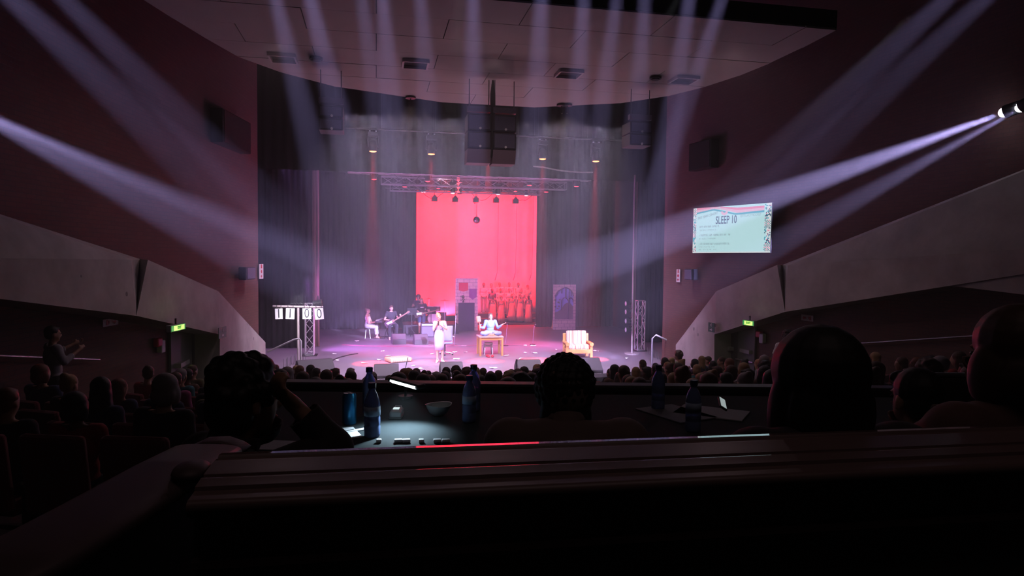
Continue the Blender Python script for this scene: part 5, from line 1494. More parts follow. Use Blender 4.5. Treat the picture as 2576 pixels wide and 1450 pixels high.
# guitars
def guitar(p, q, label, col, bass=False):
    """p body centre, q head-stock tip, built along local X"""
    p, q = V(p), V(q); L = (q - p).length
    t = thing('electric_guitar' if not bass else 'bass_guitar', label, 'guitar', p)
    x = (q - p).normalized(); y = V((0, -1, 0)); y = (y - x * y.dot(x)).normalized(); z = x.cross(y)
    t.rotation_euler = Matrix(((x.x, z.x, -y.x), (x.y, z.y, -y.y), (x.z, z.z, -y.z))).to_euler()
    # local: x neck, y up-ish, z backwards (-z faces camera)
    out = [(-.24, -.12), (-.26, 0), (-.23, .14), (-.08, .15), (.0, .10), (.09, .12), (.17, .17), (.15, .08), (.10, 0), (.14, -.09), (.15, -.16), (.06, -.12), (-.04, -.11), (-.13, -.17)]
    bm = B(); prism(bm, [(a, b, -.02) for a, b in out], (0, 0, .04)); bmesh.ops.bevel(bm, geom=[e for e in bm.edges], offset=.006, segments=1, affect='EDGES'); obj('body', bm, col, t)
    bm = B(); prism(bm, [(-.16, -.08, -.024), (-.05, -.07, -.024), (.10, -.06, -.024), (.08, .05, -.024), (-.05, .02, -.024), (-.14, .02, -.024)], (0, 0, .003)); obj('pickguard', bm, CSH, t)
    bm = B(); box(bm, ((.10 + L - .14) / 2, 0, -.028), (L - .24, .05, .02)); obj('neck', bm, mat('guitar_neck', (.20, .12, .08), .4), t)
    bm = B(); prism(bm, [(L - .15, -.028, -.03), (L - .10, -.05, -.03), (L, -.035, -.03), (L + .01, .02, -.03), (L - .12, .035, -.03)], (0, 0, .015)); obj('headstock', bm, MATS['guitar_neck'], t)
    bm = B()
    for k in range(4 if bass else 6): cyl(bm, (L - .11 + k * .022, .03, -.025), (L - .11 + k * .022, .06, -.025), .006, seg=5)
    obj('tuning_pegs', bm, M_ALU, t)
    bm = B(); box(bm, (-.12, 0, -.03), (.03, .08, .015)); box(bm, (-.02, 0, -.028), (.02, .07, .01)); obj('bridge_and_pickup', bm, M_ALU, t)
    return t
gp = seatY(984, 853)
J = seated_joints(.62)
for s, k in ((-1, 'R'), (1, 'L')): J['kn' + k] = V((s * .16, -.36, .60)); J['an' + k] = V((s * .15, -.28, .08))
J['elR'] = V((-.30, -.02, .86)); J['wrR'] = V((-.06, -.27, .84)); J['elL'] = V((.30, -.06, .90)); J['wrL'] = V((.33, -.30, 1.0))
J['head'] = J['head'] + V((0, -.03, 0))
pl, me = figure('guitarist in a black T-shirt seated left of the standing bass player', gp, .25, J, SK_L, 'short', 'brown', rx(.15), 1.0, slim=1.08, hands={'R': ((.8, -.2, -.3), (0, 1, 0), .8), 'L': ((-.1, -.2, .9), (0, 1, 0), 1.2)})
garment('t_shirt', me, J, rule_shirt(.62), .014, CB, pl); garment('trousers', me, J, rule_pants(1.92), .014, CB, pl)
g0 = gp + rz(.25) @ V((-.12, -.30, .74)); guitar(g0, g0 + V((.82, -.05, .50)), 'dark electric guitar with pale neck held by the seated guitarist', mat('guitar_dark', (.06, .03, .05), .25))
t = thing('bar_stool', 'black stool under the seated guitarist', 'stool', gp)
bm = B(); cyl(bm, (0, .02, .54), (0, .02, .60), .18, seg=18); obj('seat', bm, M_BLKP, t)
for k in range(4):
    a = PI / 4 + k * PI / 2; bm = B(); cyl(bm, (.10 * math.cos(a), .10 * math.sin(a), .54), (.2 * math.cos(a), .2 * math.sin(a), .0), .014, seg=6); obj('leg', bm, M_MET, t)
bp_ = seatY(1060, 842)
J = base_joints(); J['elR'] = V((-.27, .03, 1.14)); J['wrR'] = V((-.05, -.20, 1.02)); J['elL'] = V((.29, -.02, 1.15)); J['wrL'] = V((.30, -.26, 1.08)); J['head'] = J['head'] + V((-.01, -.03, 0))
pl, me = figure('standing bass player in black T-shirt and shorts with bare legs', bp_, .1, J, SK_L, 'short', 'blond', rx(.2) @ rz(-.2), 1.0, slim=1.05, hands={'R': ((.8, -.2, -.3), (0, 1, 0), .8), 'L': ((-.1, -.2, .9), (0, 1, 0), 1.2)})
garment('t_shirt', me, J, rule_shirt(.6), .016, CB, pl); garment('shorts', me, J, rule_pants(.85), .022, CNAVY, pl)
bm = B(); box(bm, (0, -.135, 1.28), (.15, .006, .03)); obj('shirt_print', bm, CW, pl)
for k in 'RL':
    bm = B(); a = J['an' + k] + V((0, .01, -.04)); cap(bm, a, a + V((0, -.18, -.01)), .045, .035, 10); meshobj('shoe', remesh(bm, .014, 1), CB, pl)
g0 = bp_ + V((-.10, -.26, .98)); guitar(g0, g0 + V((.90, -.04, .20)), 'bass guitar with white pickguard held by the standing player', mat('bass_body', (.05, .03, .03), .25), True)
# drummer behind
dp = atZ(1052, 836); J = seated_joints(.50)
J['elR'] = V((-.27, -.12, .80)); J['wrR'] = V((-.20, -.36, .84)); J['elL'] = V((.27, -.12, .80)); J['wrL'] = V((.24, -.36, .90))
dp.z = .45
pl, me = figure('drummer in a dark T-shirt seated on a riser behind the bass player', dp, -.15, J, SK_M, 'curly', 'brown', None, 1.0)
garment('t_shirt', me, J, rule_shirt(.6), .014, CB, pl); garment('trousers', me, J, rule_pants(1.9), .014, CB, pl)
bm = B(); bbox(bm, (0, 0, -.225), (2.6, 1.8, .45), .02); tag(obj('drum_riser', bm, M_STAGEF, loc=(dp.x + .55, dp.y - .1, .45)), 'low black platform carrying the drum kit', 'platform')
t = thing('drum_kit', 'drum kit with cymbals behind the bass player', 'drum kit', (dp.x + .45, dp.y - .55, .45))
M_DR = mat('drum_shell', (.10, .03, .05), .25); M_CYM = mat('cymbal', (.75, .55, .45), .25, 1.0)
for nm2, c, r, h_, tilt in (('bass_drum', (.2, -.1, .28), .28, .42, 'y'), ('snare_drum', (-.25, .1, .60), .18, .14, 'z'), ('floor_tom', (.65, .15, .32), .21, .42, 'z'), ('rack_tom', (.1, .0, .72), .15, .2, 'z'), ('rack_tom', (.4, .0, .72), .16, .2, 'z')):
    bm = B(); ax = V((0, 1, 0)) if tilt == 'y' else V((0, 0, 1)); c = V(c); cyl(bm, c - ax * h_ / 2, c + ax * h_ / 2, r, seg=24); d = obj(nm2, bm, M_DR, t)
    bm = B(); cyl(bm, c + ax * (h_ / 2), c + ax * (h_ / 2 + .008), r * .97, seg=24); cyl(bm, c - ax * (h_ / 2 + .008), c - ax * (h_ / 2), r * .97, seg=24); obj('drum_head', bm, CSH, d)
for c, r in (((-.45, -.05, .95), .19), ((.0, -.15, 1.20), .21), ((.75, -.15, 1.12), .24)):
    c = V(c); bm = B(); lathe(bm, [(r, -.012), (r * .3, .012), (.03, .03), (0, .035)], 24, c); cy_ = obj('cymbal', bm, M_CYM, t, True)
    bm = B(); cyl(bm, (c.x, c.y, .0), c, .012, seg=6); obj('cymbal_stand', bm, M_ALU, cy_)
# music stands, amplifiers, wedges upstage
def music_stand(p, label, rot=0):
    t = thing('music_stand', label, 'music stand', p, rot)
    bm = B(); bbox(bm, (0, 0, 1.12), (.46, .02, .34), .008, rx(.35)); obj('desk', bm, M_BLKP, t)
    bm = B(); cyl(bm, (0, .02, .25), (0, .02, 1.05), .014, seg=8); obj('pole', bm, M_MET, t)
    for k in range(3):
        a = 2 * PI * k / 3; bm = B(); cyl(bm, (0, .02, .28), (.24 * math.cos(a), .02 + .24 * math.sin(a), .01), .010, seg=6); obj('leg', bm, M_MET, t)
music_stand(atZ(1036, 846), 'black music stand between guitarist and bass player', .2)
music_stand(atZ(1084, 842), 'black music stand right of the bass player', -.3)
t = thing('guitar_amplifier', 'black guitar amplifier behind the bass player', 'amplifier', atZ(1075, 848))
bm = B(); bbox(bm, (0, 0, .32), (.6, .32, .62), .02); obj('cabinet', bm, M_SPKW, t); bm = B(); box(bm, (0, -.165, .26), (.52, .01, .44)); obj('grille', bm, M_GRL, t); bm = B(); box(bm, (0, -.165, .56), (.52, .015, .07)); obj('control_panel', bm, M_ALU, t)
for x0, x1, y0, y1, s in ((985, 1020, 843, 867, 'below the seated guitarist'), (1040, 1075, 843, 868, 'below the standing bass player')):
    p = atZ((x0 + x1) / 2, y1 - 2); wedge(p, PI + .1, (atZ(x1, y1) - atZ(x0, y1)).length, .55, .42, 'dark monitor wedge upstage, ' + s)
# mic stands
for px, py, h_, s in ((1143, 870, 1.25, 'right of the singing woman'), (1272, 870, .9, 'right of the table'), (1340, 868, .8, 'near the choir right end')):
    p = atZ(px, py, 0); t = thing('microphone_stand', 'thin microphone stand ' + s, 'microphone stand', p)
    bm = B(); cyl(bm, (0, 0, .02), (.06, 0, h_), .009, seg=6); obj('pole', bm, M_WIRE, t); bm = B(); cyl(bm, (0, 0, 0), (0, 0, .02), .12, seg=16); obj('base', bm, M_MET, t); bm = B(); cyl(bm, (.06, 0, h_), (.10, -.1, h_ + .06), .018, .022, 8); obj('microphone', bm, M_MET, t)
bm = B(); cyl(bm, (0, 0, 0), (.10, 0, .45), .012, seg=6)
tag(obj('short_microphone_stand', bm, M_BLKP, loc=atZ(1018, 936, 0)), 'short black stick stand between the cushion and the stage edge', 'microphone stand')
tag(obj('short_microphone_stand', (lambda b_: (cyl(b_, (0, 0, 0), (.03, 0, .5), .02, .03, 8), b_)[1])(B()), M_BLKP, loc=atZ(1297, 945, 0)), 'short black stick stand left of the wedge beside the table', 'microphone stand')

# ------------------------------------------------------------------ choir
Jm = base_joints(); Jm['elR'] = V((-.23, .02, 1.12)); Jm['wrR'] = V((-.13, -.14, .93)); Jm['elL'] = V((.23, .02, 1.12)); Jm['wrL'] = V((.13, -.14, .93))
def choir_man(label, p, skin, hc, sc, top=CW, hair='crop', dup_of=None):
    pl, me = figure(label, p, random.uniform(-.15, .15), Jm, skin, hair, hc, None, sc, vox=.018, group='choir men in white shirts on the back risers')
    garment('shirt', me, Jm, rule_shirt(1.9), .016, top, pl); garment('trousers', me, Jm, rule_pants(1.92), .014, CGREY, pl)
    return pl
def choir_woman(label, p, skin, hc, sc, hair='bun'):
    pl, me = figure(label, p, random.uniform(-.15, .15), Jw, skin, hair, hc, None, sc, vox=.018, slim=.92, group='choir women in long pale gowns')
    garment('gown_top', me, Jw, lambda p_, t_, c, b: p_ == 'torso' and c[2] < 1.37 and not (c[1] < 0 and abs(c[0]) < (c[2] - 1.25) * .8), .012, CGOWN, pl)
    lower_loft('gown_skirt', [((0, 0, 1.14), .125, .105), ((0, 0, 1.0), .165, .14), ((0, 0, .8), .185, .17), ((0, 0, .4), .23, .21), ((0, 0, .04), .27, .25)], CGOWN, pl, 40, 11, .07)
    return pl
Jw = base_joints()
for s, k in ((-1, 'R'), (1, 'L')): Jw['el' + k] = V((s * .24, .02, 1.13)); Jw['wr' + k] = V((s * .25, -.02, .88))
random.seed(33)
yA, yB_, yC = 37.3, 36.7, 36.1
def choir_place(px, ptop, yy, h_): # stand so that the head top meets the pixel
    p = atY(px, ptop, yy); return V((p.x, yy, p.z - h_))
back = [(1217, 712, SK_D, 'black', CGREY), (1236, 713, SK_M, 'brown', CW), (1257, 711, SK_L, 'blond', CW), (1281, 711, SK_M, 'black', CW), (1304, 712, SK_D, 'black', CW), (1328, 717, SK_M, 'black', CW)]
dsc = ['leftmost in the back row, grey waistcoat front', 'second from left in the back row', 'third from left in the back row, fair hair', 'fourth from left in the back row', 'fifth from left in the back row', 'rightmost in the back row']
for (px, pt_, sk, hc, tp), s in zip(back, dsc):
    choir_man('choir man in a pale shirt, ' + s, choir_place(px, pt_, yA, 1.70), sk, hc, 1.0, CW)
mid = [(1238, 726, SK_D, 'black'), (1259, 726, SK_M, 'black'), (1281, 726, SK_L, 'brown'), (1312, 728, SK_M, 'black')]
dsc = ['leftmost of the middle row, dark waistcoat', 'second of the middle row', 'third of the middle row', 'rightmost of the middle row']
for i, ((px, pt_, sk, hc), s) in enumerate(zip(mid, dsc)):
    choir_man('choir member in a shirt, ' + s, choir_place(px, pt_, yB_, 1.62), sk, hc, .95, CW if i else CPURP)
front_ = [(1240, 743, SK_D, 'black'), (1261, 746, SK_M, 'brown'), (1288, 740, SK_L, 'blond'), (1309, 741, SK_M, 'brown'), (1330, 744, SK_D, 'black')]
dsc = ['leftmost, behind the table actor', 'second from left', 'middle one with lighter hair', 'second from right', 'rightmost']
for (px, pt_, sk, hc), s in zip(front_, dsc):
    p = choir_place(px, pt_, yC, 1.48); choir_woman('choir woman in a long pale gown, ' + s, p, sk, hc, .87)
cxA, cxB = atY(1205, 800, 36.5).x, atY(1350, 800, 36.5).x
zA = atY(1260, 712, yA).z - 1.70; zB = atY(1260, 727, yB_).z - 1.62; zC = atY(1260, 744, yC).z - 1.48
t = thing('choir_risers', 'black stepped platform under the choir', 'platform', ((cxA + cxB) / 2, 36.6, 0))
for yy, zz in ((yA + .1, zA), (yB_, zB), (yC - .1, zC)):
    if zz > .03:
        bm = B(); bbox(bm, (0, yy - 36.6, zz / 2 - .01), (cxB - cxA + .3, .62, zz), .01); obj('step', bm, M_STAGEF, t)
# ------------------------------------------------------------------ audience
def proj(p):
    d = V(p) - CAM; z = d.dot(FW)
    if z < .1: return None
    return (W_PX / 2 + d.dot(RT) / z * F_PX, H_PX / 2 - d.dot(UP) / z * F_PX, z)
def seated_template(lean=0.0, hands_up=False):
    J = seated_joints(.44)
    for s, k in ((-1, 'R'), (1, 'L')):
        J['el' + k] = V((s * .24, -.06, .66)); J['wr' + k] = V((s * .12, -.28, .60))
    for k in ('chest', 'neck', 'head', 'shR', 'shL'): J[k] = J[k] + V((0, -lean * (J[k].z - .5), 0))
    return J
TPL = []
for lean, hr_ in ((0.0, None), (.12, rz(.25)), (-.08, rz(-.3)), (.05, rz(.7) )):
    J = seated_template(lean); me = build_body(J, vox=.020, head_rot=hr_, slim=1.0)
    me.name = 'seated_body'
    tmp = thing('tmp', None, None)
    sh = garment('top', me, J, rule_shirt(1.9), .016, None, tmp); tr = garment('trousers', me, J, rule_pants(1.9), .014, None, tmp)
    hairs = {st: hair_mesh(st, J['head'], hr_ or Matrix.Identity(3), vox=.016, seed=3) for st in ('short', 'long', 'bob', 'bun', 'curly', 'ponytail', 'cap')}
    TPL.append((me, sh.data, tr.data, hairs))
    for o in (sh, tr, tmp): bpy.data.objects.remove(o)
def shared(name, me, m, parent, solid=False):
    o = bpy.data.objects.new(name, me); COL.objects.link(o); o.parent = parent
    if not me.materials: me.materials.append(m)
    o.material_slots[0].link = 'OBJECT'; o.material_slots[0].material = m
    return o
TOPS = [('black', CB), ('navy', CNAVY), ('grey', CGREY), ('red', CRED), ('white', CW), ('brown', CBR), ('teal', CTEAL), ('rose', CMAG), ('olive', COLV), ('plum', CPURP), ('mustard', CYEL)]
TW = [8, 5, 3, 3, 2, 3, 1.5, 2, 2, 2, .6]
HW = [('black', 6), ('brown', 6), ('auburn', 2), ('blond', 4), ('grey', .8)]
STY = {'short': 'short %s hair', 'long': 'long %s hair', 'bob': '%s bob', 'bun': '%s bun', 'curly': 'curly %s hair', 'ponytail': '%s ponytail', 'cap': 'close-fitting pale beanie'}
ORD = ['first', 'second', 'third', 'fourth', 'fifth', 'sixth', 'seventh', 'eighth', 'ninth', 'tenth', 'eleventh', 'twelfth', 'thirteenth', 'fourteenth', 'fifteenth', 'sixteenth', 'seventeenth', 'eighteenth', 'nineteenth', 'twentieth', 'twenty-first', 'twenty-second', 'twenty-third', 'twenty-fourth', 'twenty-fifth', 'twenty-sixth']
# seat
M_SEAT = mat('seat_red_velvet', (.20, .02, .03), .9, noise=.25, nscale=20, sheen=.3); M_SEATF = mat('seat_frame', (.03, .02, .02), .5)
bm = B(); bbox(bm, (0, .25, .66), (.50, .09, .62), .04, rx(-.12)); SEAT_BACK = bpy.data.meshes.new('backrest'); bm.to_mesh(SEAT_BACK); bm.free(); SEAT_BACK.materials.append(M_SEAT)
bm = B(); bbox(bm, (0, -.02, .37), (.48, .46, .11), .04); SEAT_PAN = bpy.data.meshes.new('seat'); bm.to_mesh(SEAT_PAN); bm.free(); SEAT_PAN.materials.append(M_SEAT)
bm = B(); bbox(bm, (-.275, .02, .56), (.05, .38, .05), .015); bbox(bm, (-.275, .1, .27), (.04, .12, .54), .01); SEAT_ARM = bpy.data.meshes.new('armrest'); bm.to_mesh(SEAT_ARM); bm.free(); SEAT_ARM.materials.append(M_SEATF)
seats = []
rows_r = [6.6 + .92 * k for k in range(13)]
rnd = random.Random(77)
for ri, r in enumerate(rows_r):
    dphi = .62 / r; n = int(1.45 / dphi)
    for k in range(-n, n + 1):
        phi = (k + (.5 if ri % 2 else 0)) * dphi
        if abs(abs(phi) - .40) < .5 * .95 / r: continue            # aisles
        x, y = XC + r * math.sin(phi), 21.5 - r * math.cos(phi)
        # inside the side walls?
        if (V((x, y, 0)) - LP0).dot(NL) < 1.35 or (V((x, y, 0)) - RP0).dot(NR) < 1.35: continue
        z = rake(x, y)
        pj = proj((x, y, z + 1.25))
        if pj is None or pj[0] < -40 or pj[0] > 2616: continue
        d2 = pj[2]
        blk = 'left' if phi < -.40 else 'right' if phi > .40 else 'centre'
        if blk == 'centre' and (y < 5.2 or pj[1] > 985): continue
        if y < 4.4 and -2.6 < x < 5.5: continue
        if pj[1] > 1180: continue
        # heads fully behind the rail in front of the camera
        if 560 < pj[0] < 2576 and pj[1] > 1090: continue
        seats.append((ri, blk, phi, x, y, z, d2))
cnt = {}
seats.sort(key=lambda s: (s[0], s[1], abs(s[2]) if s[1] != 'centre' else s[2]))
rowname = lambda ri: ('front' if ri == 0 else ORD[ri])
print('SEATS', len(seats), {b: sum(1 for s in seats if s[1] == b) for b in ('left', 'centre', 'right')})
for (ri, blk, phi, x, y, z, d2) in seats:
    cnt[(ri, blk)] = cnt.get((ri, blk), 0) + 1; i = cnt[(ri, blk)]
    pos = '%s seat from %s' % (ORD[i - 1], 'the left aisle' if blk in ('centre', 'left') else 'the right aisle')
    ang = PI + phi   # figures face -Y at 0; turn them towards the stage centre
    s = thing('auditorium_seat', 'red upholstered seat, %s row of the %s block, %s' % (rowname(ri), blk, pos), 'seat', (x, y, z), ang, 'red auditorium seats, %s row' % rowname(ri))
    for nm2, me in (('backrest', SEAT_BACK), ('seat_cushion', SEAT_PAN), ('armrest', SEAT_ARM)):
        o = bpy.data.objects.new(nm2, me); COL.objects.link(o); o.parent = s
    if rnd.random() < (.06 if blk != 'right' else .10): continue
    ti = rnd.choice([0, 0, 0, 1, 1, 2, 2, 3]); bme, sme, tme, hs = TPL[ti]
    st = rnd.choices(['short', 'long', 'bob', 'bun', 'curly', 'ponytail', 'cap'], [5, 6, 3, 2.5, 2, 2, .5])[0]
    hc = rnd.choices([h for h, _ in HW], [w for _, w in HW])[0]
    tn, tm = rnd.choices(TOPS, TW)[0]
    sk = rnd.choices([SK_L, SK_M, SK_D], [5, 3, 2])[0]
    hd = STY[st] % hc if '%s' in STY[st] else STY[st]
    p = thing('person', '%s, %s top, %s row, %s block, %s' % (hd, tn, rowname(ri), blk, pos.replace(' seat', '').replace('the ', '')), 'person', (x, y, z + rnd.uniform(-.02, .03)), ang + rnd.uniform(-.18, .18), 'seated audience in the %s block' % blk)
    p['label'] = 'person with ' + p['label']
    sc = rnd.uniform(.94, 1.06); p.scale = (sc, sc, sc)
    shared('body', bme, sk, p); shared('top', sme, tm, p); shared('trousers', tme, CNAVY, p)
    shared('hair', hs[st], CGREY if st == 'cap' else HR[hc], p)
# step edges under each row
for ri, r in enumerate(rows_r):
    bm = B(); pts = []
    for k in range(41):
        phi = -1.35 + 2.7 * k / 40; pts.append((XC + (r - .46) * math.sin(phi), 21.5 - (r - .46) * math.cos(phi)))
    for (x0, y0), (x1, y1) in zip(pts, pts[1:]):
        if (V((x0, y0, 0)) - LP0).dot(NL) < .8 or (V((x1, y1, 0)) - RP0).dot(NR) < .8 or (V((x0, y0, 0)) - RP0).dot(NR) < .8 or (V((x1, y1, 0)) - LP0).dot(NL) < .8: continue
        z0, z1 = rake(x0, y0), rake(x1, y1)
        f = bm.faces.new([bm.verts.new(q_) for q_ in ((x0, y0, z0 - .02), (x1, y1, z1 - .02), (x1, y1 - .0, z1 + .03), (x0, y0, z0 + .03))])
    o = obj('trim_%d' % (ri + 3), bm, M_SEATF); o['kind'] = 'structure'; m_ = o.modifiers.new('s', 'SOLIDIFY'); m_.thickness = .04

# standing people by the side walls
def standing_joints():
    J = base_joints(); return J
J = base_joints(); J['elR'] = V((-.26, -.02, 1.14)); J['wrR'] = V((-.10, -.22, 1.20)); J['elL'] = V((.27, -.02, 1.14)); J['wrL'] = V((.08, -.22, 1.22))
a = onR(1985, 862, 1.0); zr = rake(a.x, a.y)
pp = atD(1983, 838, 13.6); 
pl, me = figure('person in a light shirt with a shoulder strap standing by the right wall', (pp.x, pp.y, pp.z - 1.66), PI - .6, J, SK_D, 'curly', 'black', rx(.2), 1.0, vox=.018)
garment('shirt', me, J, rule_shirt(.8), .018, CW, pl); garment('trousers', me, J, rule_pants(1.9), .014, CB, pl)
bm = B(); tube(bm, [(-.16, .02, 1.43), (-.05, .125, 1.30), (.06, .13, 1.15), (.17, .08, 1.0)], .014, 6); obj('strap', bm, CB, pl)
J2 = base_joints(); J2['elL'] = V((.30, -.08, 1.25)); J2['wrL'] = V((.34, -.36, 1.38)); J2['elR'] = V((-.28, -.05, 1.2)); J2['wrR'] = V((-.14, -.28, 1.34))
pp = onL(133, 838, .75)
pl, me = figure('dim standing person by the left wall raising both arms with a phone', (pp.x, pp.y, pp.z - 1.6), PI - .9, J2, SK_M, 'short', 'black', None, 1.0, vox=.018)
garment('shirt', me, J2, rule_shirt(1.6), .018, CGREY, pl); garment('trousers', me, J2, rule_pants(1.9), .014, CB, pl)
# ------------------------------------------------------------------ rail, table and people right in front of the camera
e1 = V((RT.x, RT.y, 0)).normalized(); e2 = V((FW.x, FW.y, 0)).normalized()
ea = math.atan2(e1.y, e1.x)
def G(u, v_, z): return V((CAM.x + e1.x * u + e2.x * v_, CAM.y + e1.y * u + e2.y * v_, z))
ZRL = 3.255
ra, rb = atZ(560, 1133, ZRL), atZ(2700, 1059, ZRL)
rd = (rb - ra).normalized(); rn = V((rd.y, -rd.x, 0))      # rn points back to the camera
if rn.dot(CAM - ra) < 0: rn = -rn
M_RAIL = mat('varnished_rail', (.20, .13, .12), .38, ior=1.5, noise=.18, nscale=5)
M_RAILG = mat('polished_rail_edge', (.20, .12, .11), .035, ior=2.0)
M_RAILP = mat('rail_panel', (.22, .24, .21), .6, noise=.2, nscale=12)
def sweep(bm, prof, a, b, n):
    """prof: (s towards the camera, h) pairs swept from a to b"""
    R0 = [bm.verts.new(a + n * s + V((0, 0, h))) for s, h in prof]; R1 = [bm.verts.new(b + n * s + V((0, 0, h))) for s, h in prof]
    k = len(prof)
    for i in range(k): bm.faces.new((R0[i], R0[(i + 1) % k], R1[(i + 1) % k], R1[i]))
    bm.faces.new(R0[::-1]); bm.faces.new(R1)
    bmesh.ops.recalc_face_normals(bm, faces=bm.faces[:])
def arc(cx_, cz_, r, a0_, a1_, n=8): return [(cx_ + r * math.cos(math.radians(a0_ + (a1_ - a0_) * i / n)), cz_ + r * math.sin(math.radians(a0_ + (a1_ - a0_) * i / n))) for i in range(n + 1)]
t = thing('balcony_rail', 'long glossy dark rail with grooved top running across in front of the camera', 'railing', (0, 0, 0))
def facet(s0, s1, h, tilt=6.6):       # a flat strip that leans slightly towards the stage
    return [(s0, h), (s1, h + (s1 - s0) * math.tan(math.radians(tilt)))]
prof = [(.0, -.05), (.0, -.010), (.003, -.0045)] + facet(.005, .027, -.0035) + [(.030, -.0035), (.032, -.006), (.036, -.006), (.038, -.0045)] + facet(.039, .054, -.0042) + [(.058, -.003), (.10, -.0045), (.118, -.006), (.120, -.010), (.124, -.010), (.126, -.0078)] + facet(.127, .134, -.0076) + [(.138, -.0075), (.165, -.010), (.168, -.016), (.20, -.018)] + arc(.20, -.030, .012, 90, -60, 8) + [(.19, -.05)]
bm = B(); sweep(bm, prof, ra, rb, rn); o = obj('cap', bm, [M_RAIL, M_RAILG], t, True)
o.data.polygons.foreach_set('use_smooth', [True] * len(o.data.polygons)); 
for p_ in o.data.polygons:
    if p_.normal.z > .9 and .08 < p_.normal.dot(-rn) < .2: p_.material_index = 1; p_.use_smooth = False
md = o.modifiers.new('e', 'EDGE_SPLIT'); md.split_angle = math.radians(35)
bm = B(); sweep(bm, [(.03, -.05), (.175, -.05), (.175, -.135), (.168, -.145), (.168, -.9), (.03, -.9)], ra, rb, rn); obj('panel', bm, M_RAILP, t)
bm = B(); sweep(bm, [(.168, -.115), (.19, -.118), (.192, -.128), (.168, -.130)], ra, rb, rn); obj('lower_bead', bm, M_RAIL, t)
# left return of the rail: a sloping padded cap going down and back beside the camera
c0 = ra + rn * .10
side = [atD(520, 1140, 1.32), atD(430, 1190, 1.18), atD(250, 1300, .98), atD(60, 1410, .84), atD(-300, 1600, .70)]
t2 = thing('side_rail', 'dark sloping side rail leading down to the lower left corner', 'railing', (0, 0, 0))
def ribbon(path, w, th, m, name, parent):
    bm = B(); n = len(path); Rr = []
    for i, p in enumerate(path):
        d = (path[min(i + 1, n - 1)] - path[max(i - 1, 0)]).normalized(); sd = d.cross(V((0, 0, 1))).normalized(); up = sd.cross(d)
        Rr.append([bm.verts.new(p + sd * (w / 2) * math.copysign(abs(math.cos(a)) ** .6, math.cos(a)) + up * (th / 2) * math.copysign(abs(math.sin(a)) ** .6, math.sin(a))) for a in [2 * PI * k / 20 for k in range(20)]])
    for a, b in zip(Rr, Rr[1:]):
        for k in range(20): bm.faces.new((a[k], a[(k + 1) % 20], b[(k + 1) % 20], b[k]))
    bm.faces.new(Rr[0][::-1]); bm.faces.new(Rr[-1]); bmesh.ops.recalc_face_normals(bm, faces=bm.faces[:])
    return obj(name, bm, m, parent, True)
M_RAIL2 = mat('side_rail_paint', (.11, .07, .07), .5, noise=.15, nscale=8)
ribbon(side, .14, .035, M_RAIL2, 'cap', t2)
bm = B(); ell(bm, atD(482, 1186, 1.12), (.03, .045, .016), None, 16, 10); obj('rounded_end', bm, M_RAIL2, t2, True)
ribbon([atD(470, 1135, 1.36), atD(520, 1112, 1.36), atD(565, 1110, 1.36), atD(600, 1122, 1.36), atD(618, 1134, 1.36)], .05, .012, M_RAIL2, 'curved_bracket', t2)
bm = B()
for a, b in zip(side, side[1:]):
    prism(bm, [a - V((0, 0, .02)), b - V((0, 0, .02)), b - V((0, 0, .5)), a - V((0, 0, .6))], e1 * -.03)
obj('side_panel', bm, M_VOID, t2)

# judges' platform and front wall
bm = B(); c = G(.6, 1.3, 1.95); box(bm, c, (6.4, 4.6, .12), rz(ea)); struct('floor', bm, M_CARPET)
t = thing('front_partition', 'low black partition wall in front of the judges table', 'partition', G(.9, 3.62, 1.9), ea)
bm = B(); bbox(bm, (0, 0, .5), (4.8, .08, 1.0), .01); obj('panel', bm, M_VOID, t)
zt = atD(1288, 966, 3.62).z
bm = B(); bbox(bm, (0, 0, zt - 1.9 - .02), (4.8, .11, .04), .012); obj('top_edge', bm, M_BLKP, t)
ZTB = 2.91
t = thing('judges_table', 'long black-clothed table just beyond the rail, lit by a small lamp', 'table', G(.62, 2.78, 0), ea)
M_TBL = mat('black_table_cloth', (.035, .042, .046), .85, noise=.15, nscale=60, spec=.15)
bm = B(); bbox(bm, (0, 0, ZTB - .02), (3.6, 1.3, .04), .012); obj('tabletop', bm, M_TBL, t)
bm = B(); box(bm, (0, .62, ZTB - .4), (3.56, .02, .72)); obj('front_skirt', bm, M_BLACKC, t)
for sx in (-1.7, 1.7):
    for sy in (-.6, .58):
        bm = B(); cyl(bm, (sx, sy, 2.02), (sx, sy, ZTB - .04), .025); obj('leg', bm, M_MET, t)
def onT(px, py): return atZ(px, py, ZTB)

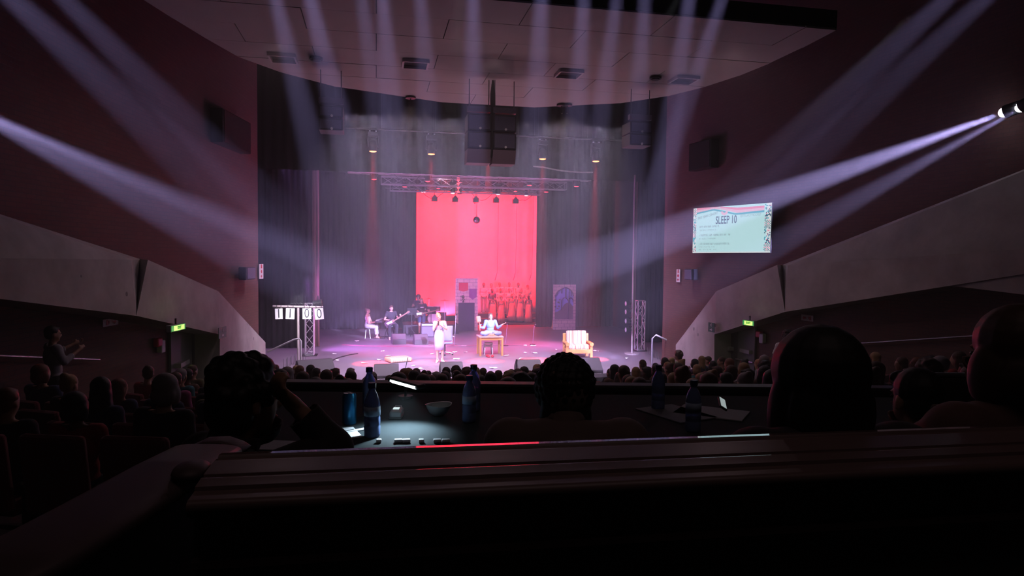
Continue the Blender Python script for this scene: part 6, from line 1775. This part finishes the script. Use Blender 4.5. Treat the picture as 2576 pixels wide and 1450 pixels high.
# water bottles
M_PET = mat('blue_plastic_bottle', (.38, .52, 1.0), .05, trans=.58, ior=1.25); M_WAT = mat('water', (.75, .85, 1.0), .02, trans=1.0, ior=1.33)
M_CAPB = mat('bottle_cap_navy', (.01, .02, .10), .35); M_LBL = mat('bottle_label', (.42, .55, .75), .5)
def bottle(px, py, hpx, label, water=.55, lab=True, capm=None, k=1.0):
    p = onT(px, py); D = (p - CAM).dot(FW); h = hpx / F_PX * D; r = h * .148 * k
    t = thing('water_bottle', label, 'bottle', p)
    prof = [(0, .012), (.55, .0), (.85, .0), (.98, .03), (1, .07), (1, .20), (.95, .215), (1, .23), (1, .36), (.96, .375), (1, .39), (1, .58), (.97, .64), (.80, .74), (.55, .82), (.40, .86), (.38, .885), (.46, .89), (.46, .90), (.36, .905), (.36, .93)]
    bm = B(); lathe(bm, [(a * r, b * h) for a, b in prof], 24); o = obj('bottle_body', bm, M_PET, t, True); s = o.modifiers.new('s', 'SOLIDIFY'); s.thickness = .0012
    if water:
        wp = [(0, .02)] + [(a * .93, max(b, .02)) for a, b in prof[2:] if b < water] + [(.92, water), (0, water)]
        bm = B(); lathe(bm, [(a * r, b * h) for a, b in wp], 24); obj('water', bm, M_WAT, t, True)
    bm = B(); lathe(bm, [(.46 * r, .90 * h), (.50 * r, .905 * h), (.50 * r, .99 * h), (.44 * r, h), (0, h)], 20); obj('cap', bm, capm or M_CAPB, t, False)
    for k2 in range(0): pass
    if lab:
        bm = B(); lathe(bm, [(1.015 * r, .40 * h), (1.015 * r, .57 * h)], 24); o = obj('paper_label', bm, M_LBL, t, True); s = o.modifiers.new('s', 'SOLIDIFY'); s.thickness = .0006
    return t
bottle(936, 1099, 137, 'blue water bottle, brightly lit, standing beside the blue can', .62)
bottle(929, 1040, 116, 'blue water bottle directly behind the brightly lit one', .5, False)
bottle(1180, 1062, 118, 'darker blue water bottle right of the white bowl, nearer one', .4)
bottle(1191, 1035, 118, 'dark blue water bottle behind the one right of the white bowl', .5, False)
bottle(1655, 1030, 112, 'dark water bottle with ring highlights standing left of the long-haired silhouette', .3, False)
bottle(1743, 1086, 130, 'dim blue water bottle nearest the long-haired silhouette', .3)
# can
p = onT(879, 1068); D = (p - CAM).dot(FW); h = 80 / F_PX * D
t = thing('drink_can', 'tall blue drink can left of the brightly lit bottle', 'can', p)
bm = B(); r = h * .215; lathe(bm, [(0, .003), (r * .8, .0), (r, h * .05), (r, h * .92), (r * .86, h * .985), (r * .84, h)], 28); obj('can_body', bm, mat('can_blue', (.02, .20, .42), .3, .6, noise=.35, nscale=30), t, True)
bm = B(); lathe(bm, [(r * .84, h), (r * .80, h * .985), (0, h * .98)], 28); obj('lid', bm, M_ALU, t, True)
bm = B(); bbox(bm, (0, -r * .2, h * .992), (r * .4, r * .7, .003), .001); obj('ring_pull', bm, M_ALU, t)
# little handheld device
p = onT(994, 1056)
t = thing('handheld_timer', 'small pale handheld device with a bright square display', 'timer', p, ea + .05)
bm = B(); bbox(bm, (0, .05, .018), (.052, .115, .032), .012, None, 3); obj('case', bm, mat('device_grey', (.30, .33, .34), .4), t)
bm = B(); bbox(bm, (0, .05, .006), (.058, .122, .012), .005); obj('base', bm, M_BLKP, t)
bm = B(); box(bm, (-.002, .060, .0345), (.026, .034, .002)); obj('display', bm, mat('lit_display', (.8, .9, .9), .4, emit=(.75, .95, .95), es=.9), t)
bm = B(); tube(bm, [(-.014, .105, .03), (-.012, .122, .032), (.012, .122, .032), (.014, .105, .03)], .0025, 6); obj('loop', bm, M_ALU, t)
# bowl
p = onT(1103, 1046); D = (p - CAM).dot(FW); w_ = 64 / F_PX * D
t = thing('bowl', 'small white bowl with a wavy rim right of the lamp pool', 'bowl', p)
bm = B(); seg = 40; Rr = []
for a_, z_ in ((.0, .004), (.30, .0), (.33, .004), (.72, .30), (.92, .70), (1, .95), (1.06, 1.0), (.96, .95), (.87, .70), (.67, .32), (.28, .06), (0, .05)):
    if a_ == 0: Rr.append([bm.verts.new((0, 0, z_ * .062))]); continue
    Rr.append([bm.verts.new((a_ * w_ / 2 * (1 + .05 * math.sin(4 * th)) * math.cos(th), a_ * w_ / 2 * (1 + .05 * math.cos(3 * th)) * math.sin(th), z_ * .050 * (1 + .07 * max(0, z_) * math.sin(2 * th + .5)))) for th in [2 * PI * k / seg for k in range(seg)]])
for a, b in zip(Rr, Rr[1:]):
    for k in range(seg):
        k2 = (k + 1) % seg
        if len(a) == 1: bm.faces.new((a[0], b[k2], b[k]))
        elif len(b) == 1: bm.faces.new((a[k], a[k2], b[0]))
        else: bm.faces.new((a[k], a[k2], b[k2], b[k]))
obj('bowl_shell', bm, mat('bowl_white', (.55, .56, .58), .35), t, True)
# pens and paper
def pen(p, ang, label, m, L=.14, z=.006):
    t = thing('pen', label, 'pen', p + V((0, 0, z)), ang)
    bm = B(); cyl(bm, (-L / 2, 0, 0), (L * .42, 0, 0), .0045, seg=8); obj('barrel', bm, m, t)
    bm = B(); cyl(bm, (L * .42, 0, 0), (L / 2, 0, 0), .0045, .001, 8); obj('tip', bm, M_MET, t)
    bm = B(); box(bm, (-L * .3, 0, .005), (L * .3, .003, .003)); obj('clip', bm, M_ALU, t)
pen(onT(900, 1086), ea + .75, 'white pen lying between the can and the brightly lit bottle', CSH, .12)
bm = B(); bbox(bm, (0, 0, .002), (.05, .16, .004), .001)
tag(obj('paper_card', bm, CSH, loc=onT(884, 1090)), 'narrow white card lying below the blue can', 'card').rotation_euler = (0, 0, ea + .45)
bm = B(); bbox(bm, (0, 0, .002), (.21, .12, .004), .001)
tag(obj('notebook', bm, mat('page_grey', (.42, .38, .42), .7), loc=G(-.80, 2.42, ZTB)), 'dim white notepad on the table under the left person\'s arm', 'notepad').rotation_euler = (0, 0, ea - .1)
bm = B(); bbox(bm, (0, 0, .003), (.30, .21, .006), .002)
tag(obj('paper_sheets', bm, mat('paper_dim', (.45, .45, .48), .7), loc=onT(1790, 1040)), 'dim stack of paper sheets right of the nearest dim bottle', 'paper').rotation_euler = (0, 0, ea - .5)
bm = B(); bbox(bm, (0, 0, .003), (.22, .30, .006), .002)
tag(obj('open_folder', bm, mat('folder_dim', (.20, .20, .22), .7), loc=onT(1700, 1042)), 'dark open folder left of the nearest dim bottle', 'folder').rotation_euler = (0, 0, ea + .5)
p = atD(1817, 1016, 2.75)
t = thing('mobile_phone', 'phone with a narrow bright screen edge beside the long-haired silhouette', 'phone', p); t.rotation_euler = (.35, .55, ea)
bm = B(); bbox(bm, (0, 0, 0), (.035, .085, .009), .003); obj('case', bm, M_BLKP, t)
bm = B(); box(bm, (0, 0, .0055), (.026, .072, .001)); obj('screen', bm, mat('phone_screen', (.5, .55, .55), .3, emit=(.42, .50, .50), es=.7), t)
for px, w_, s in ((953, .02, 'leftmost'), (1002, .03, 'second'), (1022, .03, 'third'), (1060, .02, 'fourth'), (1100, .03, 'fifth'), (1122, .03, 'rightmost')):
    bm = B(); bbox(bm, (0, 0, .006), (w_, .02, .012), .003)
    tag(obj('wrapped_sweet', bm, CSH, loc=atZ(px, 1113, ZTB + .002)), 'tiny white wrapped sweet at the near table edge, %s of six' % s, 'sweet', 'wrapped sweets at the near table edge')
# small led desk lamp
la, lb_ = atD(992, 955, 2.78), atD(1054, 972, 2.70)
base = atZ(1020, 1003, ZTB)
t = thing('led_lamp', 'small black bar lamp with a bright white strip lighting the table', 'lamp', base)
ld = (lb_ - la); lc = (la + lb_) / 2 - base
Rm = ld.to_track_quat('X', 'Z').to_matrix()
bm = B(); bbox(bm, lc, (ld.length * 1.25, .045, .018), .006, Rm); obj('lamp_head', bm, M_BLKP, t)
bm = B(); box(bm, lc + Rm @ V((0, -.012, -.0095)), (ld.length * .96, .010, .003), Rm); box(bm, lc + Rm @ V((0, -.0235, -.002)), (ld.length * 1.0, .002, .008), Rm); obj('led_strip', bm, mat('led_white', (1, 1, 1), .4, emit=(.85, 1.0, 1.0), es=6), t)
bm = B(); tube(bm, [(0, 0, .01), (.0, .01, .05), (.005, .01, .09), lc], .006, 8); obj('gooseneck', bm, M_MET, t)
bm = B(); cyl(bm, (0, 0, 0), (0, 0, .014), .035, seg=18); obj('base', bm, M_BLKP, t)
lp = (la + lb_) / 2 + V((0, 0, .0))
spot('led_lamp_light', lp - V((0, 0, .02)) - e2 * .02, onT(1008, 1085), 12.0, (.62, .86, 1.0), 118, .6, .02)

# people at the table, seen from behind
def near_person(label, hx, hy, D, turn, J, skin, hair, hc, topm, slim=1.0, hr_=None, hands=None, hs=1.0, vox=.010, seed=5, **kw):
    H = atD(hx, hy, D)
    Rz = rz(turn)
    loc = H - Rz @ J['head']
    me = build_body(J, slim=slim, vox=vox, head_rot=hr_, hands=hands)
    t = thing('person', label, 'person', loc, turn)
    meshobj('body', me, skin, t)
    if hair: meshobj('hair', hair_mesh(hair, J['head'], hr_ or Matrix.Identity(3), vox=.006, seed=seed, sc=hs), HR[hc], t)
    add_head_bits(t, J['head'], hr_ or Matrix.Identity(3))
    garment('top', me, J, rule_shirt(1.9, 1.42, top=1.12), .022, topm, t, puff=.006)
    garment('trousers', me, J, rule_pants(1.9), .014, CNAVY, t)
    return t, loc
fwd = math.atan2(e2.y, e2.x) + PI / 2         # rotation that makes a figure face away from the camera
# left judge: profile to the right, hand at the chin
J = seated_template(.25)
for k in J: J[k] = J[k].copy()
J['elR'] = V((-.20, -.36, .80)); J['wrR'] = V((-.10, -.30, 1.02)); J['elL'] = V((.24, -.36, .76)); J['wrL'] = V((.02, -.50, .78))
M_FG = C('near_black', (.03, .02, .022)); M_JK = C('grey_brown_jacket', (.20, .14, .125))
_t = fwd - .75
_loc = atD(622, 1010, 1.98) - rz(_t) @ J['head']
_l = lambda p: rz(-_t) @ (p - _loc)
J['elR'] = _l(atD(838, 1128, 1.98)); J['wrR'] = _l(atD(752, 1032, 1.95))
near_person('dark curly-haired person at the left, in profile with a hand at the chin', 622, 1010, 1.98, _t, J, SK_M, 'curly', 'black', M_FG, 1.0, rx(.05),
            {'R': (_l(atD(720, 1000, 1.93)) - _l(atD(752, 1032, 1.95)), (0, -1, 0), 1.2), 'L': ((-.4, -1, 0), (0, 0, -1), .6)}, .92)
# centre judge: high braided hair
J = seated_template(.30)
for k in J: J[k] = J[k].copy()
J['head'] = J['head'] + V((0, -.05, -.055)); J['neck'] = J['neck'] + V((0, -.01, -.01))
J['elR'] = V((-.34, -.20, .72)); J['wrR'] = V((-.12, -.46, .76)); J['elL'] = V((.34, -.20, .72)); J['wrL'] = V((.12, -.46, .76))
pt_, loc2 = near_person('person with tall knobbly braided hair and grey-brown jacket at the centre of the rail', 1420, 1000, 2.25, fwd, J, SK_D, None, 'black', M_JK, 1.22, None, None)
bm = B(); H = J['head']; rn3 = random.Random(6)
ell(bm, H + V((0, .01, .04)), (.088, .100, .095), None, 20, 14); ell(bm, H + V((0, .055, -.05)), (.086, .06, .09), None, 16, 12); ell(bm, H + V((0, .07, -.14)), (.092, .055, .10), None, 16, 12); ell(bm, H + V((0, .072, -.22)), (.092, .045, .09), None, 16, 12)
for i in range(11):
    ph = -.95 + i * .23
    nn_ = max(5, int(24 * math.cos(ph)))
    for j in range(nn_):
        th = 2 * PI * (j + .5 * (i % 2)) / nn_
        if math.sin(th) < -.5 and ph < .6: continue
        r = .0125 + rn3.random() * .003
        ell(bm, H + V((.092 * math.cos(th) * math.cos(ph), .012 + .104 * math.sin(th) * math.cos(ph), .04 + .10 * math.sin(ph))), (r, r, r), None, 8, 6)
meshobj('braided_hair', remesh(bm, .0055, 1), HR['black'], pt_)
# right judge: wide long-haired silhouette
J = seated_template(.20)
for k in J: J[k] = J[k].copy()
J['head'] = J['head'] + V((0, -.03, -.04))
near_person('large dark silhouette of a person with wide loose hair right of the table centre', 2045, 985, 1.62, fwd + .15, J, SK_M, 'long', 'black', M_FG, 1.15, None, None, 1.22)
# far right
J = seated_template(.0)
for k in J: J[k] = J[k].copy()
J['elL'] = V((.30, -.20, .80)); J['wrL'] = V((.10, -.42, .78))
near_person('barely visible person in a dark brown top at the far right end of the rail', 2545, 905, 1.75, fwd + .3, J, SK_M, 'bob', 'brown', C('dark_rust', (.14, .07, .06)), 1.2, None, None, 1.1)
J = seated_template(.15)
near_person('hunched person in a dark top seated low between silhouette and far right person', 2300, 1010, 2.6, fwd + .1, J, SK_M, 'short', 'black', M_JK, 1.1)
# chairs of the judges
for hx, hy, D, s in ((622, 1180, 2.0, 'the curly-haired person'), (1420, 1170, 2.1, 'the braided person'), (2045, 1160, 1.75, 'the large silhouette')):
    p = atD(hx, hy, D)
    t = thing('judge_chair', 'plain dark chair under ' + s, 'chair', (p.x, p.y, 2.01), fwd)
    bm = B(); bbox(bm, (0, -.02, .42), (.46, .44, .06), .02); obj('seat', bm, M_FG, t)
    for sx in (-1, 1):
        for sy in (-1, 1):
            bm = B(); cyl(bm, (sx * .20, sy * .18, 0), (sx * .19, sy * .17, .40), .014, seg=8); obj('leg', bm, M_MET, t)
p = atD(2383, 985, 3.2)
t = thing('chair', 'dark chair back with a pale metal edge near the right wall crowd', 'chair', (p.x, p.y, 2.01), ea)
bm = B(); bbox(bm, (0, 0, .88), (.36, .05, .34), .03); obj('backrest', bm, M_FG, t)
bm = B(); tube(bm, [(-.20, 0, .0), (-.20, 0, 1.0), (-.15, 0, 1.06), (.15, 0, 1.06), (.20, 0, 1.0), (.20, 0, .0)], .012, 8); obj('tubular_frame', bm, M_ALU, t)
bm = B(); bbox(bm, (0, -.22, .45), (.42, .42, .05), .02); obj('seat', bm, M_FG, t)
p = atD(1430, 1172, 2.0)

bpy.data.scenes.remove(WORK)
